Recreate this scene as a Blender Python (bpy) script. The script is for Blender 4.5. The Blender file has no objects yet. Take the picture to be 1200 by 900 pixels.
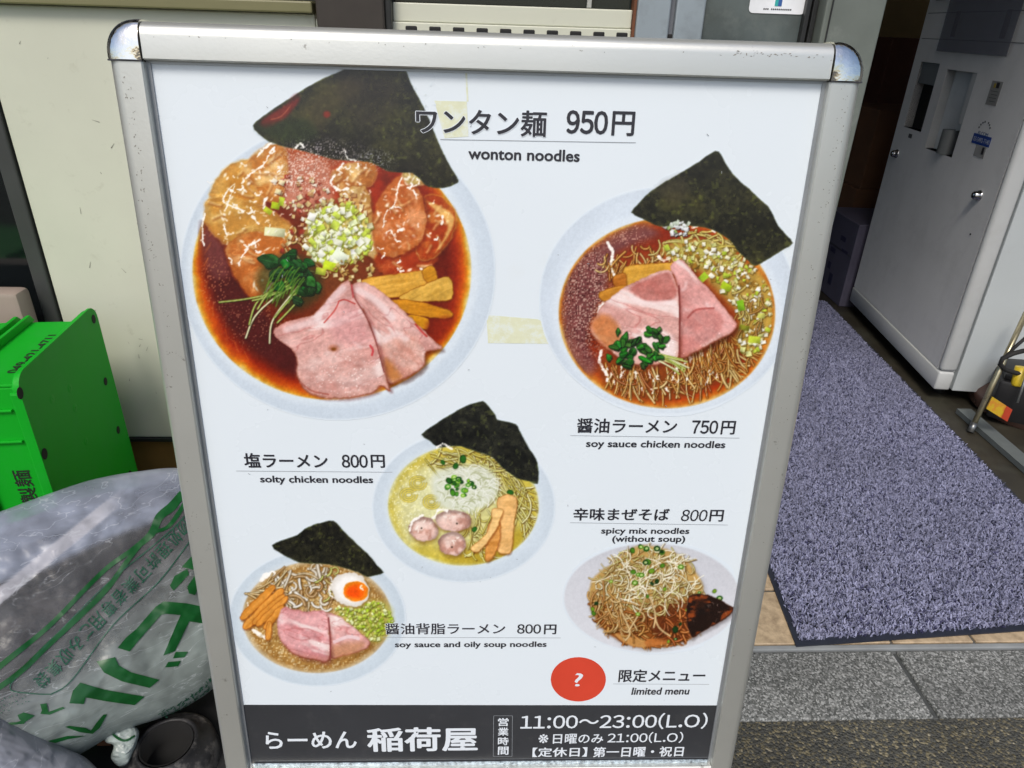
import bpy, bmesh, math, random
import numpy as np
from mathutils import Vector, Matrix
random.seed(7)
rs = np.random.RandomState(11)
SC = bpy.context.scene
COL = SC.collection

# ------------------------------------------------------------------ camera
HC = 1.07                      # camera height over the road
FPX, CX, CY = 823.0, 600.0, 450.0
def _n(v): return v / np.linalg.norm(v)
_down = _n(np.array([548 - CX, 2040 - CY, FPX])); UPC = -_down
_vx = np.array([17000., 0, FPX]); _vx[1] = -(_down[0]*_vx[0] + _down[2]*_vx[2]) / _down[1]
XC = _n(_vx); YC = np.cross(UPC, XC)
R = np.array([XC, YC, UPC])    # world = R @ camera axes (x right, y down, z forward)
CAM = np.array([0, 0, HC])
cam = bpy.data.cameras.new('camera'); camo = bpy.data.objects.new('camera', cam); COL.objects.link(camo)
m = Matrix.Identity(4)
for j, a in enumerate(([1, 0, 0], [0, -1, 0], [0, 0, -1])):
    v = R @ np.array(a, float)
    for i in range(3): m[i][j] = v[i]
m[2][3] = HC
camo.matrix_world = m
cam.sensor_width = 36; cam.lens = FPX / 1200 * 36; cam.clip_start = .02; cam.clip_end = 2000
SC.camera = camo
SC.render.resolution_x, SC.render.resolution_y = 1024, 768

# ------------------------------------------------------------------ light
world = bpy.data.worlds.new('World'); SC.world = world; world.use_nodes = True
wn = world.node_tree.nodes; wl = world.node_tree.links
bg = wn['Background']
sky = wn.new('ShaderNodeTexSky'); sky.sky_type = 'NISHITA'; sky.sun_disc = False
SUN_EL, SUN_AZ = math.radians(52), math.radians(200)      # from behind the camera, a little to the left
sky.sun_elevation = SUN_EL; sky.sun_rotation = SUN_AZ
sky.air_density = 1.0; sky.dust_density = 3.0; sky.ozone_density = 1.0
wl.new(sky.outputs[0], bg.inputs[0]); bg.inputs[1].default_value = 0.09
sun = bpy.data.lights.new('sun', 'SUN'); suno = bpy.data.objects.new('sun', sun); COL.objects.link(suno)
sun.energy = 1.2; sun.angle = math.radians(20); sun.color = (1, .95, .87)
sd = Vector((math.sin(SUN_AZ)*math.cos(SUN_EL), math.cos(SUN_AZ)*math.cos(SUN_EL), math.sin(SUN_EL)))
suno.rotation_euler = sd.to_track_quat('Z', 'Y').to_euler()
SC.view_settings.view_transform = 'Standard'; SC.view_settings.look = 'None'
SC.view_settings.exposure = 0.80; SC.view_settings.gamma = 1

# ------------------------------------------------------------------ geometry helpers
def ray(px, py): return R @ np.array([(px-CX)/FPX, (py-CY)/FPX, 1.])
def hit(px, py, P, N):
    r = ray(px, py); t = ((np.asarray(P, float)-CAM) @ N) / (r @ N); return CAM + r*t
def atY(px, py, y): return hit(px, py, (0, y, 0), np.array([0, 1., 0]))
def atZ(px, py, z): return hit(px, py, (0, 0, z), np.array([0, 0, 1.]))
def s2l(c):
    c = np.asarray(c, float)/255.
    return np.where(c <= .04045, c/12.92, ((c+.055)/1.055)**2.4)
def tag(o, label=None, cat=None, group=None, kind=None):
    if label: o['label'] = label
    if cat: o['category'] = cat
    if group: o['group'] = group
    if kind: o['kind'] = kind
    return o
def empty(name, loc=(0, 0, 0), mat=None):
    o = bpy.data.objects.new(name, None); COL.objects.link(o); o.empty_display_size = .05
    if mat is not None: o.matrix_world = mat
    else: o.location = loc
    return o
def link(name, me, mats=None, parent=None):
    o = bpy.data.objects.new(name, me); COL.objects.link(o)
    if mats is not None:
        for mm in (mats if isinstance(mats, (list, tuple)) else [mats]): me.materials.append(mm)
    if parent is not None: o.parent = parent
    return o
def smooth_me(me, ang=None):
    me.polygons.foreach_set('use_smooth', [True]*len(me.polygons))
    if ang is not None:
        try: me.set_sharp_from_angle(angle=math.radians(ang))
        except Exception: pass
class MB:
    """collects geometry of ONE mesh"""
    def __init__(s): s.bm = bmesh.new()
    def box(s, a, b, bev=0, seg=2, mi=0, M=None):
        a, b = np.minimum(a, b), np.maximum(a, b)
        r = bmesh.ops.create_cube(s.bm, size=1); vs = r['verts']
        for v in vs:
            v.co = Vector([(a[i]+b[i])/2 + v.co[i]*(b[i]-a[i]) for i in range(3)])
            if M is not None: v.co = M @ v.co
        fs = list({f for v in vs for f in v.link_faces})
        for f in fs: f.material_index = mi
        if bev:
            es = list({e for v in vs for e in v.link_edges})
            bmesh.ops.bevel(s.bm, geom=es, offset=bev, segments=seg, profile=.5, affect='EDGES')
        return s
    def prism(s, pts, z0, z1, M=None, bev=0, mi=0):
        """polygon pts (x,y) from z0 to z1 in local axes, M maps to the mesh space"""
        M = M or Matrix.Identity(4)
        lo = [s.bm.verts.new(M @ Vector((p[0], p[1], z0))) for p in pts]
        hi = [s.bm.verts.new(M @ Vector((p[0], p[1], z1))) for p in pts]
        n = len(pts); fs = [s.bm.faces.new(lo[::-1]), s.bm.faces.new(hi)]
        for i in range(n): fs.append(s.bm.faces.new((lo[i], lo[(i+1) % n], hi[(i+1) % n], hi[i])))
        for f in fs: f.material_index = mi
        bmesh.ops.recalc_face_normals(s.bm, faces=fs)
        if bev:
            bmesh.ops.bevel(s.bm, geom=list({e for f in fs for e in f.edges}), offset=bev, segments=2, profile=.5, affect='EDGES')
        return s
    def tube(s, pts, r, n=10, caps=True, mi=0):
        pts = [Vector(p) for p in pts]; rings = []
        rr = r if isinstance(r, (list, tuple)) else [r]*len(pts)
        t0 = (pts[1]-pts[0]).normalized()
        a = t0.orthogonal().normalized()
        for i, p in enumerate(pts):
            t = (pts[min(i+1, len(pts)-1)] - pts[max(i-1, 0)]).normalized()
            a = (a - t*a.dot(t)).normalized(); b = t.cross(a)
            rings.append([s.bm.verts.new(p + (a*math.cos(k*2*math.pi/n) + b*math.sin(k*2*math.pi/n))*rr[i]) for k in range(n)])
        for i in range(len(rings)-1):
            for k in range(n):
                f = s.bm.faces.new((rings[i][k], rings[i][(k+1) % n], rings[i+1][(k+1) % n], rings[i+1][k])); f.material_index = mi; f.smooth = True
        if caps:
            for q in (rings[0][::-1], rings[-1]): f = s.bm.faces.new(q); f.material_index = mi
        return s
    def lathe(s, prof, M=None, n=32, mi=0):
        """prof: (radius, z) list"""
        M = M or Matrix.Identity(4); rings = []
        for r, z in prof:
            rings.append([s.bm.verts.new(M @ Vector((r*math.cos(k*2*math.pi/n), r*math.sin(k*2*math.pi/n), z))) for k in range(n)])
        for i in range(len(rings)-1):
            for k in range(n):
                f = s.bm.faces.new((rings[i][k], rings[i][(k+1) % n], rings[i+1][(k+1) % n], rings[i+1][k])); f.smooth = True; f.material_index = mi
        return s
    def quad(s, *p, mi=0):
        f = s.bm.faces.new([s.bm.verts.new(Vector(q)) for q in p]); f.material_index = mi; return s
    def build(s, name, mats, parent=None, smooth=None):
        me = bpy.data.meshes.new(name); s.bm.to_mesh(me); s.bm.free()
        if smooth is not None: smooth_me(me, smooth)
        return link(name, me, mats, parent)

def catmull(pts, k=6, closed=True):
    P = np.asarray(pts, float); n = len(P); out = []
    rng = range(n) if closed else range(n-1)
    for i in rng:
        if closed: p0, p1, p2, p3 = P[(i-1) % n], P[i], P[(i+1) % n], P[(i+2) % n]
        else: p0, p1, p2, p3 = P[max(i-1, 0)], P[i], P[i+1], P[min(i+2, n-1)]
        for t in np.arange(k)/k:
            out.append(.5*((2*p1)+(-p0+p2)*t+(2*p0-5*p1+4*p2-p3)*t*t+(-p0+3*p1-3*p2+p3)*t**3))
    if not closed: out.append(P[-1])
    return np.array(out)

# ------------------------------------------------------------------ materials
def mat(name, col, rough=.5, metal=0, var=.15, vscale=8, bump=0, bscale=60, spec=.5, coat=0, obj=True, dirt=None, dscale=6, damt=.5, stretch=None, dlo=.5, dhi=.7, bdist=.002):
    """principled with procedural colour variation, grain bump and optional dirt patches"""
    M = bpy.data.materials.new(name); M.use_nodes = True
    N, L = M.node_tree.nodes, M.node_tree.links; b = N['Principled BSDF']
    tc = N.new('ShaderNodeTexCoord'); src = tc.outputs['Object']
    if stretch:
        mp = N.new('ShaderNodeMapping'); mp.inputs['Scale'].default_value = stretch; L.new(src, mp.inputs[0]); src = mp.outputs[0]
    def noise(sc, det=6, rgh=.6):
        n = N.new('ShaderNodeTexNoise'); n.inputs['Scale'].default_value = sc; n.inputs['Detail'].default_value = det
        n.inputs['Roughness'].default_value = rgh; L.new(src, n.inputs['Vector']); return n
    n1 = noise(vscale)
    mx = N.new('ShaderNodeMix'); mx.data_type = 'RGBA'; mx.inputs['Factor'].default_value = 1
    c = np.array(col, float); lo, hi = c*(1-var), np.minimum(c*(1+var), 1)
    mx.inputs[6].default_value = (*lo, 1); mx.inputs[7].default_value = (*hi, 1)
    mr = N.new('ShaderNodeMapRange'); mr.inputs[1].default_value = .3; mr.inputs[2].default_value = .7
    L.new(n1.outputs[0], mr.inputs[0]); L.new(mr.outputs[0], mx.inputs['Factor']); out = mx.outputs[2]
    if dirt is not None:
        n2 = noise(dscale, 10, .72); r2 = N.new('ShaderNodeMapRange'); r2.inputs[1].default_value = dlo; r2.inputs[2].default_value = dhi
        r2.inputs[4].default_value = damt; L.new(n2.outputs[0], r2.inputs[0])
        m2 = N.new('ShaderNodeMix'); m2.data_type = 'RGBA'; L.new(r2.outputs[0], m2.inputs['Factor']); L.new(out, m2.inputs[6])
        m2.inputs[7].default_value = (*dirt, 1); out = m2.outputs[2]
    L.new(out, b.inputs['Base Color'])
    b.inputs['Metallic'].default_value = metal; b.inputs['Specular IOR Level'].default_value = spec
    rr = N.new('ShaderNodeMapRange'); rr.inputs[3].default_value = max(rough-.08, .02); rr.inputs[4].default_value = min(rough+.08, 1)
    L.new(n1.outputs[0], rr.inputs[0]); L.new(rr.outputs[0], b.inputs['Roughness'])
    b.inputs['Coat Weight'].default_value = coat
    if bump:
        n3 = noise(bscale, 4); bp = N.new('ShaderNodeBump'); bp.inputs['Strength'].default_value = bump; bp.inputs['Distance'].default_value = bdist
        L.new(n3.outputs[0], bp.inputs['Height']); L.new(bp.outputs[0], b.inputs['Normal'])
    return M
def attr_mat(name, rough=.3, coat=0, bump=0, bscale=200, attr='Col', spec=.5, bdist=.001, sheen=0):
    M = bpy.data.materials.new(name); M.use_nodes = True
    N, L = M.node_tree.nodes, M.node_tree.links; b = N['Principled BSDF']
    a = N.new('ShaderNodeAttribute'); a.attribute_name = attr; L.new(a.outputs[0], b.inputs['Base Color'])
    b.inputs['Roughness'].default_value = rough; b.inputs['Coat Weight'].default_value = coat; b.inputs['Specular IOR Level'].default_value = spec
    b.inputs['Sheen Weight'].default_value = sheen
    if bump:
        tc = N.new('ShaderNodeTexCoord'); n = N.new('ShaderNodeTexNoise'); n.inputs['Scale'].default_value = bscale; L.new(tc.outputs['Object'], n.inputs[0])
        bp = N.new('ShaderNodeBump'); bp.inputs['Strength'].default_value = bump; bp.inputs['Distance'].default_value = bdist
        L.new(n.outputs[0], bp.inputs['Height']); L.new(bp.outputs[0], b.inputs['Normal'])
    return M
# ------------------------------------------------------------------ sign board frame of reference
def pose(pts, w):
    A = []
    for (u, v), (x, y) in zip([(0, 0), (1, 0), (1, 1), (0, 1)], pts):
        x = (x-CX)/FPX; y = (y-CY)/FPX
        A += [[u, v, 1, 0, 0, 0, -x*u, -x*v, -x], [0, 0, 0, u, v, 1, -y*u, -y*v, -y]]
    h = np.linalg.svd(np.array(A))[2][-1].reshape(3, 3)
    if h[2, 2] < 0: h = -h
    return h * (w/np.linalg.norm(h[:, 0]))
PW = .574
_h = pose([(172, 71), (968, 95), (832, 892), (293, 897)], PW)
TL = R @ _h[:, 2] + CAM; U = _n(R @ _h[:, 0]); V = -R @ _h[:, 1]; PH = float(np.linalg.norm(V)); V = V/PH
V = _n(V - U*(V@U)); W = np.cross(U, V)
LEG = TL[2]/V[2]                                # length along the board from its top edge to the ground
ORG = TL + U*PW/2 - V*LEG
SM = Matrix(((U[0], V[0], W[0], ORG[0]), (U[1], V[1], W[1], ORG[1]), (U[2], V[2], W[2], ORG[2]), (0, 0, 0, 1)))
def bd(px, py, w=0):
    """photo position -> board coordinates (x from the centre, y up from the ground line)"""
    p = hit(px, py, TL + W*w, W) - TL
    return np.array([p@U - PW/2, p@V + LEG])
def bd_arr(X, Y):
    d = np.stack([(X-CX)/FPX, (Y-CY)/FPX, np.ones_like(X)], -1) @ R.T
    t = ((TL-CAM)@W)/(d@W); P = CAM + d*t[..., None] - TL
    return P@U - PW/2, P@V + LEG
Y0, Y1 = LEG-PH, LEG                            # poster bottom and top

alu = mat('brushed_aluminium', (.62, .63, .59), .36, .68, .05, 4, .05, 300, dirt=(.20, .19, .16), dscale=42, damt=.7, dlo=.64, dhi=.68)
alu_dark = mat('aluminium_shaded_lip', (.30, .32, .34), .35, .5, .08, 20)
chrome = mat('chrome_cap', (.78, .78, .76), .1, 1.0, .03, 10, .25, 45, dirt=(.7, .66, .5), dscale=30, damt=.6, dlo=.56, dhi=.62, bdist=.004)
gasket = mat('black_gasket', (.03, .03, .035), .5)
paper = mat('poster_paper', (.71, .775, .82), .28, 0, .012, 3, .04, 25, dirt=(.62, .62, .56), dscale=9, damt=.18, dlo=.6, dhi=.8, bdist=.001)
ink_black = mat('black_ink', (.022, .022, .03), .35, 0, .1, 20)
ink_white = mat('white_ink', (.72, .77, .82), .35, 0, .02, 20)
ink_grey = mat('grey_hairline_ink', (.28, .30, .32), .4)
ink_red = mat('red_ink', (.62, .06, .03), .35, 0, .04, 20)
band_ink = mat('charcoal_band_ink', (.036, .038, .043), .38, 0, .2, 4, dirt=(.09, .09, .09), dscale=30, damt=.35, dlo=.55, dhi=.75)
tape = mat('old_tape_residue', (.68, .70, .50), .55, 0, .05, 120, dirt=(.70, .76, .74), dscale=60, damt=.8, dlo=.48, dhi=.6)

sign = empty('sandwich_board', mat=SM)
tag(sign, 'silver framed ramen shop A board with five bowls of noodles on its poster', 'sign')
# face frame: each bar a profile swept along the edge.  Profile (distance out from the opening, height over the poster)
PROF = [(0, .0005), (0, .0075), (.0012, .0088), (.0185, .0088), (.0215, .0084), (.0245, .0070), (.0270, .0045), (.0288, .0010), (.0295, -.004), (.0295, -.017), (.002, -.017)]
BW = .0295
def bar(name, a, b, outdir, label=None):
    a, b, o = Vector((*a, 0)), Vector((*b, 0)), Vector((*outdir, 0)); bm = bmesh.new()
    N = 24; rings = []
    for i in range(N+1):
        p = a.lerp(b, i/N); rings.append([bm.verts.new(p + o*q[0] + Vector((0, 0, q[1]))) for q in PROF])
    n = len(PROF)
    for i in range(N):
        for k in range(n): bm.faces.new((rings[i][k], rings[i][(k+1) % n], rings[i+1][(k+1) % n], rings[i+1][k]))
    bm.faces.new(rings[0]); bm.faces.new(rings[-1][::-1]); bmesh.ops.recalc_face_normals(bm, faces=bm.faces)
    me = bpy.data.meshes.new(name); bm.to_mesh(me); bm.free(); smooth_me(me, 40)
    o = link(name, me, alu, sign)
    if label: o['label'] = label
hw = PW/2
bar('frame_bar', (-hw, Y1-.001), (-hw, .012), (-1, 0), 'left upright with worn outer edge')
bar('frame_bar', (hw, Y1-.001), (hw, .012), (1, 0), 'right upright')
bar('frame_bar', (-hw+.001, Y1), (hw-.001, Y1), (0, 1), 'top rail')
bar('frame_bar', (-hw+.0005, Y0), (hw-.0005, Y0), (0, -1), 'bottom rail')
# chrome corner caps: a quarter dome swept round the corner
for sx in (-1, 1):
    bm = bmesh.new(); rings = []; K = 16
    prof = [(.0, .0096), (.006, .0108), (.012, .0112), (.018, .0106), (.0235, .0088), (.0275, .0062), (.0300, .0025), (.0310, -.004), (.0310, -.018), (.0, -.018)]
    for i in range(K+1):
        a = math.pi/2*i/K; d = Vector((sx*math.cos(a), math.sin(a), 0))
        rings.append([bm.verts.new(Vector((sx*hw, Y1, 0)) + d*q[0]*(1+.06*math.sin(2*a)) + Vector((0, 0, q[1]))) for q in prof])
    n = len(prof)
    for i in range(K):
        for k in range(n-1): bm.faces.new((rings[i][k], rings[i][k+1], rings[i+1][k+1], rings[i+1][k]))
    bm.faces.new(rings[0]); bm.faces.new(rings[-1][::-1]); bmesh.ops.remove_doubles(bm, verts=bm.verts, dist=1e-6); bmesh.ops.recalc_face_normals(bm, faces=bm.faces)
    me = bpy.data.meshes.new('corner_cap'); bm.to_mesh(me); bm.free(); smooth_me(me, 35)
    link('corner_cap', me, chrome, sign)
    # black seam under the cap
    MB().box((sx*hw, Y1-.0013, -.01), (sx*(hw+.0272), Y1-.0001, .0098)).build('cap_seam', gasket, sign)
# inner lip and gasket
lm = MB()
for sx in (-1, 1): lm.box((sx*hw, Y0, -.001), (sx*(hw-.0032), Y1, .0016))
lm.box((-hw, Y1, -.001), (hw, Y1-.0022, .0014))
lm.build('inner_lip', alu_dark, sign)
# worn flecks along the rounded outer edges
wm = MB()
def fleck(x, y, l, a, z, t=.0004):
    l = l*.6; d = np.array([math.cos(a), math.sin(a)])*l; n = np.array([-d[1], d[0]])/l*t*rs.uniform(.4, 1.3)
    wm.quad(*[(x+q[0], y+q[1], z) for q in (-d-n*.3, d*.2-n, d+n*.2, -d*.3+n)])
for _ in range(90):
    y = Y1-rs.gamma(1.6, .11)
    if y > .15: fleck(-hw-.0155+rs.normal()*.0022+.002*math.sin(y*40), y, rs.uniform(.0004, .0022), rs.normal(1.5, .7), .0090)
for _ in range(110):
    y = Y1-rs.gamma(1.5, .12)
    if y > .15: fleck(hw+.0150+rs.normal()*.0030+.002*math.sin(y*33), y, rs.uniform(.0003, .0016), rs.uniform(0, 3), .0090)
for _ in range(22): fleck(rs.uniform(-hw, hw), Y1+.0175+rs.normal()*.001, rs.uniform(.0004, .0018), rs.normal(0, .4), .0090)
for _ in range(24): fleck(rs.uniform(hw-.09, hw), Y1+.0185+rs.normal()*.001, rs.uniform(.0008, .003), rs.normal(0, .5), .0090)
o = wm.build('worn_flecks', mat('fleck_brown', (.24, .225, .19), .8), sign); o['kind'] = 'stuff'
# foot ends
for sx in (-1, 1): MB().box((sx*(hw+.001), 0, -.016), (sx*(hw+.0285), .0118, .008), .002).build('foot', gasket, sign)
# rear leaf of the A, hinged at the top
HZ = Y1+.012; ang = math.radians(13.2)
RM = Matrix.Translation((0, HZ, -.02)) @ Matrix.Rotation(ang, 4, 'X') @ Matrix.Translation((0, -HZ, 0))
for sx in (-1, 1): MB().box((sx*hw, .012, -.018), (sx*(hw+.0285), Y1, -.002), .003, M=RM).build('rear_upright', alu, sign)
MB().box((-hw, Y1, -.018), (hw, Y1+.028, -.002), .003, M=RM).build('rear_rail', alu, sign)
MB().box((-hw, Y0-.028, -.018), (hw, Y0, -.002), .003, M=RM).build('rear_rail', alu, sign)
MB().box((-hw+.001, Y0, -.012), (hw-.001, Y1, -.008), 0, M=RM).build('rear_panel', mat('white_back_panel', (.6, .6, .58), .5), sign)
for sx in (-1, 1):
    MB().tube([(sx*(hw-.05)-.02, HZ-.004, -.018), (sx*(hw-.05)+.02, HZ-.004, -.018)], .006).build('hinge', alu_dark, sign)
    p0 = Vector((sx*(hw+.014), .42, -.017)); p1 = RM @ Vector((sx*(hw+.014), .42, -.002))
    MB().tube([p0, (p0+p1)/2+Vector((0, -.015, 0)), p1], .0018, 6).build('stay_chain', alu_dark, sign)
# crinkled clear strip catching light along the bottom rail
strip = mat('clear_strip', (.42, .50, .56), .2, .3, .7, 220, .8, 160, bdist=.003)
MB().box((-hw+.006, Y0-.0005, .0012), (hw-.004, Y0+.0048, .0022)).build('cover_edge', strip, sign)

poster = MB().box((-hw+.0002, Y0, -.004), (hw-.0002, Y1-.0002, 0)).build('poster', paper, sign)
BACK = MB().box((-hw+.0002, Y0, -.012), (hw-.0002, Y1, -.005)).build('backing_board', mat('grey_backing', (.3, .3, .3), .7), sign)
def flat(name, pts, z, m_, k=None):
    bm = bmesh.new(); f = bm.faces.new([bm.verts.new((p[0], p[1], z)) for p in pts]); bm.normal_update()
    if f.normal.z < 0: f.normal_flip()
    me = bpy.data.meshes.new(name); bm.to_mesh(me); bm.free(); o = link(name, me, m_, poster)
    return o
def flatp(name, pxs, z, m_): return flat(name, [bd(*p) for p in pxs], z, m_)
Zb, Zt = .00015, .0005
band = flatp('black_band', [(280, 825.8), (846, 826.5), (840, 900), (280, 900)], Zb, band_ink)
# clip the band to the opening
for v in band.data.vertices:
    v.co.x = max(-hw+.0005, min(hw-.0005, v.co.x)); v.co.y = max(Y0+.003, v.co.y)
flat('red_disc', [bd(677.7+32.3*math.cos(a), 796+26*math.sin(a)) for a in np.linspace(0, 2*math.pi, 49)[:-1]], Zb, ink_red)
def hair(x0, y0, x1, y1, th=.0005, z=.0004, mm=ink_grey):
    a, b = bd(x0, y0), bd(x1, y1); d = _n(b-a); n = np.array([-d[1], d[0]])*th/2
    flat('rule_line', [a-n, b-n, b+n, a+n], z, mm)
for q in ((516, 163.4, 745, 167.2), (668, 510.2, 866.5, 513.2), (277, 551.7, 460, 553.2), (668, 612.3, 853, 615), (449, 746.5, 657, 747.3), (718.5, 801.2, 831, 801.7)): hair(*q)
hair(300, 891.3, 838, 887.0, .0006, mm=mat('faint_crease_line', (.16, .17, .18), .3))
for a, b in (((578.5, 838.5), (600.5, 838.5)), ((600.5, 838.5), (600, 886)), ((600, 886), (578, 886)), ((578, 886), (578.5, 838.5))): hair(*a, *b, .0005, mm=ink_grey)
for sfx, pts in (('a', [(509, 118), (547, 119), (549, 160), (521, 162)]), ('b', [(545.2, 86), (547.5, 86), (549, 119), (547, 119)]), ('c', [(570, 369), (630, 374), (656, 385), (656, 403), (572, 402)])):
    flatp('tape_residue', pts, .0002, tape)

# ------------------------------------------------------------------ lettering (real glyph outlines)
FW = {ord(c): ord(c)+0xfee0 for c in '0123456789:()L.O'}
def glyphs(s, off=0.0):
    me = glyphs0(s)
    if off <= 0: return me
    n = len(me.vertices); co = np.empty(n*3); me.vertices.foreach_get('co', co); co = co.reshape(-1, 3)
    nl = len(me.loops); vi = np.empty(nl, np.int32); me.loops.foreach_get('vertex_index', vi)
    ls = np.empty(len(me.polygons), np.int32); me.polygons.foreach_get('loop_start', ls); lt = np.empty(len(me.polygons), np.int32); me.polygons.foreach_get('loop_total', lt)
    K = 8; V = []; I = []; S = []; T = []
    for k in range(K+1):
        a = k/K*2*math.pi; d = np.array([math.cos(a)*off, math.sin(a)*off*.8, k*.004]) if k < K else np.array([0, 0, K*.004])
        V.append(co+d); I.append(vi+k*n); S.append(ls+k*nl); T.append(lt)
    V, I, S, T = map(np.concatenate, (V, I, S, T))
    m2 = bpy.data.meshes.new('t'); m2.vertices.add(len(V)); m2.vertices.foreach_set('co', V.ravel()); m2.loops.add(len(I)); m2.loops.foreach_set('vertex_index', I)
    m2.polygons.add(len(S)); m2.polygons.foreach_set('loop_start', S); m2.polygons.foreach_set('loop_total', T); m2.update(calc_edges=True); bpy.data.meshes.remove(me); return m2
CELL = {':': .34, '(': .40, ')': .40, '.': .26, 'L': .60, 'O': .80, '～': 1.0}
def glyphs0(s):
    if any(ord(ch) in FW.values() for ch in s) and len(s) > 1:
        inv = {v: chr(k) for k, v in FW.items()}; x = 0; ms = []
        for ch in s:
            m1 = glyphs0(ch); w = CELL.get(inv.get(ord(ch), ch), .60); xs_ = [v.co.x for v in m1.vertices]; m1.transform(Matrix.Translation((x+w/2-(min(xs_)+max(xs_))/2, 0, 0))); x += w; ms.append(m1)
        bm = bmesh.new()
        for m1 in ms: bm.from_mesh(m1); bpy.data.meshes.remove(m1)
        me = bpy.data.meshes.new('t'); bm.to_mesh(me); bm.free(); return me
    cu = bpy.data.curves.new('t', 'FONT'); cu.body = s; cu.size = 1; cu.resolution_u = 3
    o = bpy.data.objects.new('t', cu); COL.objects.link(o)
    dg = bpy.context.evaluated_depsgraph_get(); dg.update()
    me = bpy.data.meshes.new_from_object(o.evaluated_get(dg)); bpy.data.objects.remove(o); bpy.data.curves.remove(cu)
    return me
def text(s, x0, y0, x1, y1, m_, off=.012, outline=0, slant=0, z=Zt, name='lettering', parent=None):
    """s fitted into the photo box x0,y0 (top left) - x1,y1 (bottom right) on the poster"""
    me = glyphs(s, off); n = len(me.vertices); co = np.empty(n*3); me.vertices.foreach_get('co', co); co = co.reshape(-1, 3)
    mn, mxx = co.min(0), co.max(0)
    a = bd(x0, (y0+y1)/2); b = bd(x1, (y0+y1)/2); t = bd((x0+x1)/2, y0); u = bd((x0+x1)/2, y1)
    h = t[1]-u[1]
    base = np.array([a[0], (a[1]+b[1])/2 - h/2])
    fx = (co[:, 0]-mn[0])/(mxx[0]-mn[0]); fy = (co[:, 1]-mn[1])/(mxx[1]-mn[1])
    X = base[0] + fx*(b[0]-a[0]) + slant*fy*h; Y = base[1] + fy*h + fx*0
    def put(me, z, m_, zz=0):
        c = np.stack([X, Y, z+zz*.0015], -1); me.vertices.foreach_set('co', c.ravel()); me.update()
        return link(name, me, m_, parent or poster)
    o = put(me, z, m_, co[:, 2])
    if outline:
        me2 = glyphs(s, off+outline); n = len(me2.vertices); co2 = np.empty(n*3); me2.vertices.foreach_get('co', co2); co2 = co2.reshape(-1, 3)
        X = base[0] + (co2[:, 0]-mn[0])/(mxx[0]-mn[0])*(b[0]-a[0]) + slant*(co2[:, 1]-mn[1])/(mxx[1]-mn[1])*h
        Y = base[1] + (co2[:, 1]-mn[1])/(mxx[1]-mn[1])*h
        o2 = put(me2, z-.00012, ink_white, co2[:, 2]); o2.name = 'lettering_outline'
    return o
K_ = ink_black
text('ワンタン麺', 487.5, 128, 640.7, 159, K_, .022, .026)
text('950'.translate(FW), 663.7, 129.5, 712.5, 157.3, K_, .028)
text('円', 717, 130.5, 743.7, 159.3, K_, .022)
text('wonton noodles', 548.7, 174.3, 679.5, 188.2, K_, .026)
text('醤油ラーメン', 676, 490.4, 793.4, 507.6, K_, .019)
text('750'.translate(FW), 810.4, 492.4, 841.5, 508.2, K_, .022)
text('円', 845, 493, 861.6, 509, K_, .022)
text('soy sauce chicken noodles', 686.6, 516, 850, 526.8, K_, .026)
text('塩ラーメン', 286, 531, 384, 548, K_, .022)
text('800'.translate(FW), 400.5, 532.6, 431, 548, K_, .022)
text('円', 434.5, 532.8, 451, 548, K_, .022)
text('solty chicken noodles', 305, 557.5, 437.3, 568, K_, .026)
text('辛味まぜそば', 671.8, 595.2, 784.4, 610, K_, .022)
text('800'.translate(FW), 798, 597, 828.4, 610.6, K_, .012, slant=.07)
text('円', 831.5, 597.3, 847.8, 611, K_, .022)
text('spicy mix noodles', 704.4, 618.2, 807.8, 627.4, K_, .026)
text('(without soup)', 717.3, 627.4, 802.9, 637, K_, .026)
text('醤油背脂ラーメン', 451.5, 730, 592, 743, K_, .016, .03)
text('800'.translate(FW), 606, 731.2, 634, 742.3, K_, .018)
text('円', 637.5, 731.5, 652, 743, K_, .022)
text('soy sauce and oily soup noodles', 462.8, 751.5, 640.5, 760, K_, .026)
text('限定メニュー', 725, 784, 826.5, 799, K_, .022)
text('limited menu', 740, 805.3, 807.5, 813.8, K_, .026, slant=.08)
text('?', 673.5, 788.5, 683, 804, ink_white, .004)
text('らーめん', 311, 857, 418, 877, ink_white, .02)
text('稲荷屋', 430, 852, 560, 880.3, ink_white, .026)
for i, ch in enumerate('営業時間'): text(ch, 583.5, 841+i*11.2, 596, 850.5+i*11.2, ink_white, .02)
text('11:00～23:00(L.O)'.translate(FW), 610, 835.5, 829, 854.5, ink_white, .012)
text('※', 631, 860, 642.5, 870.5, ink_white, .006)
text('日曜のみ', 648, 859.5, 707, 871, ink_white, .014)
text('21:00(L.O)'.translate(FW), 712, 857.5, 800.5, 870.5, ink_white, .01)
text('【定休日】', 624, 875.5, 688, 886.5, ink_white, .02)
text('第一日曜・祝日', 695, 874.5, 801, 886.5, ink_white, .02)
# small scuff marks on the sheet
sc = MB()
for _ in range(34):
    x = rs.uniform(-hw+.02, hw-.02); y = rs.uniform(Y0+.08, Y1-.01); l = rs.uniform(.0004, .0013); a = rs.uniform(0, 6.3)
    d = np.array([math.cos(a), math.sin(a)])*l; n = np.array([-d[1], d[0]])/l*.00025
    sc.quad(*[(x+q[0], y+q[1], .0007) for q in (-d-n, d-n, d+n, -d+n)])
o = sc.build('scuff_marks', ink_grey, poster); o['kind'] = 'stuff'
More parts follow.
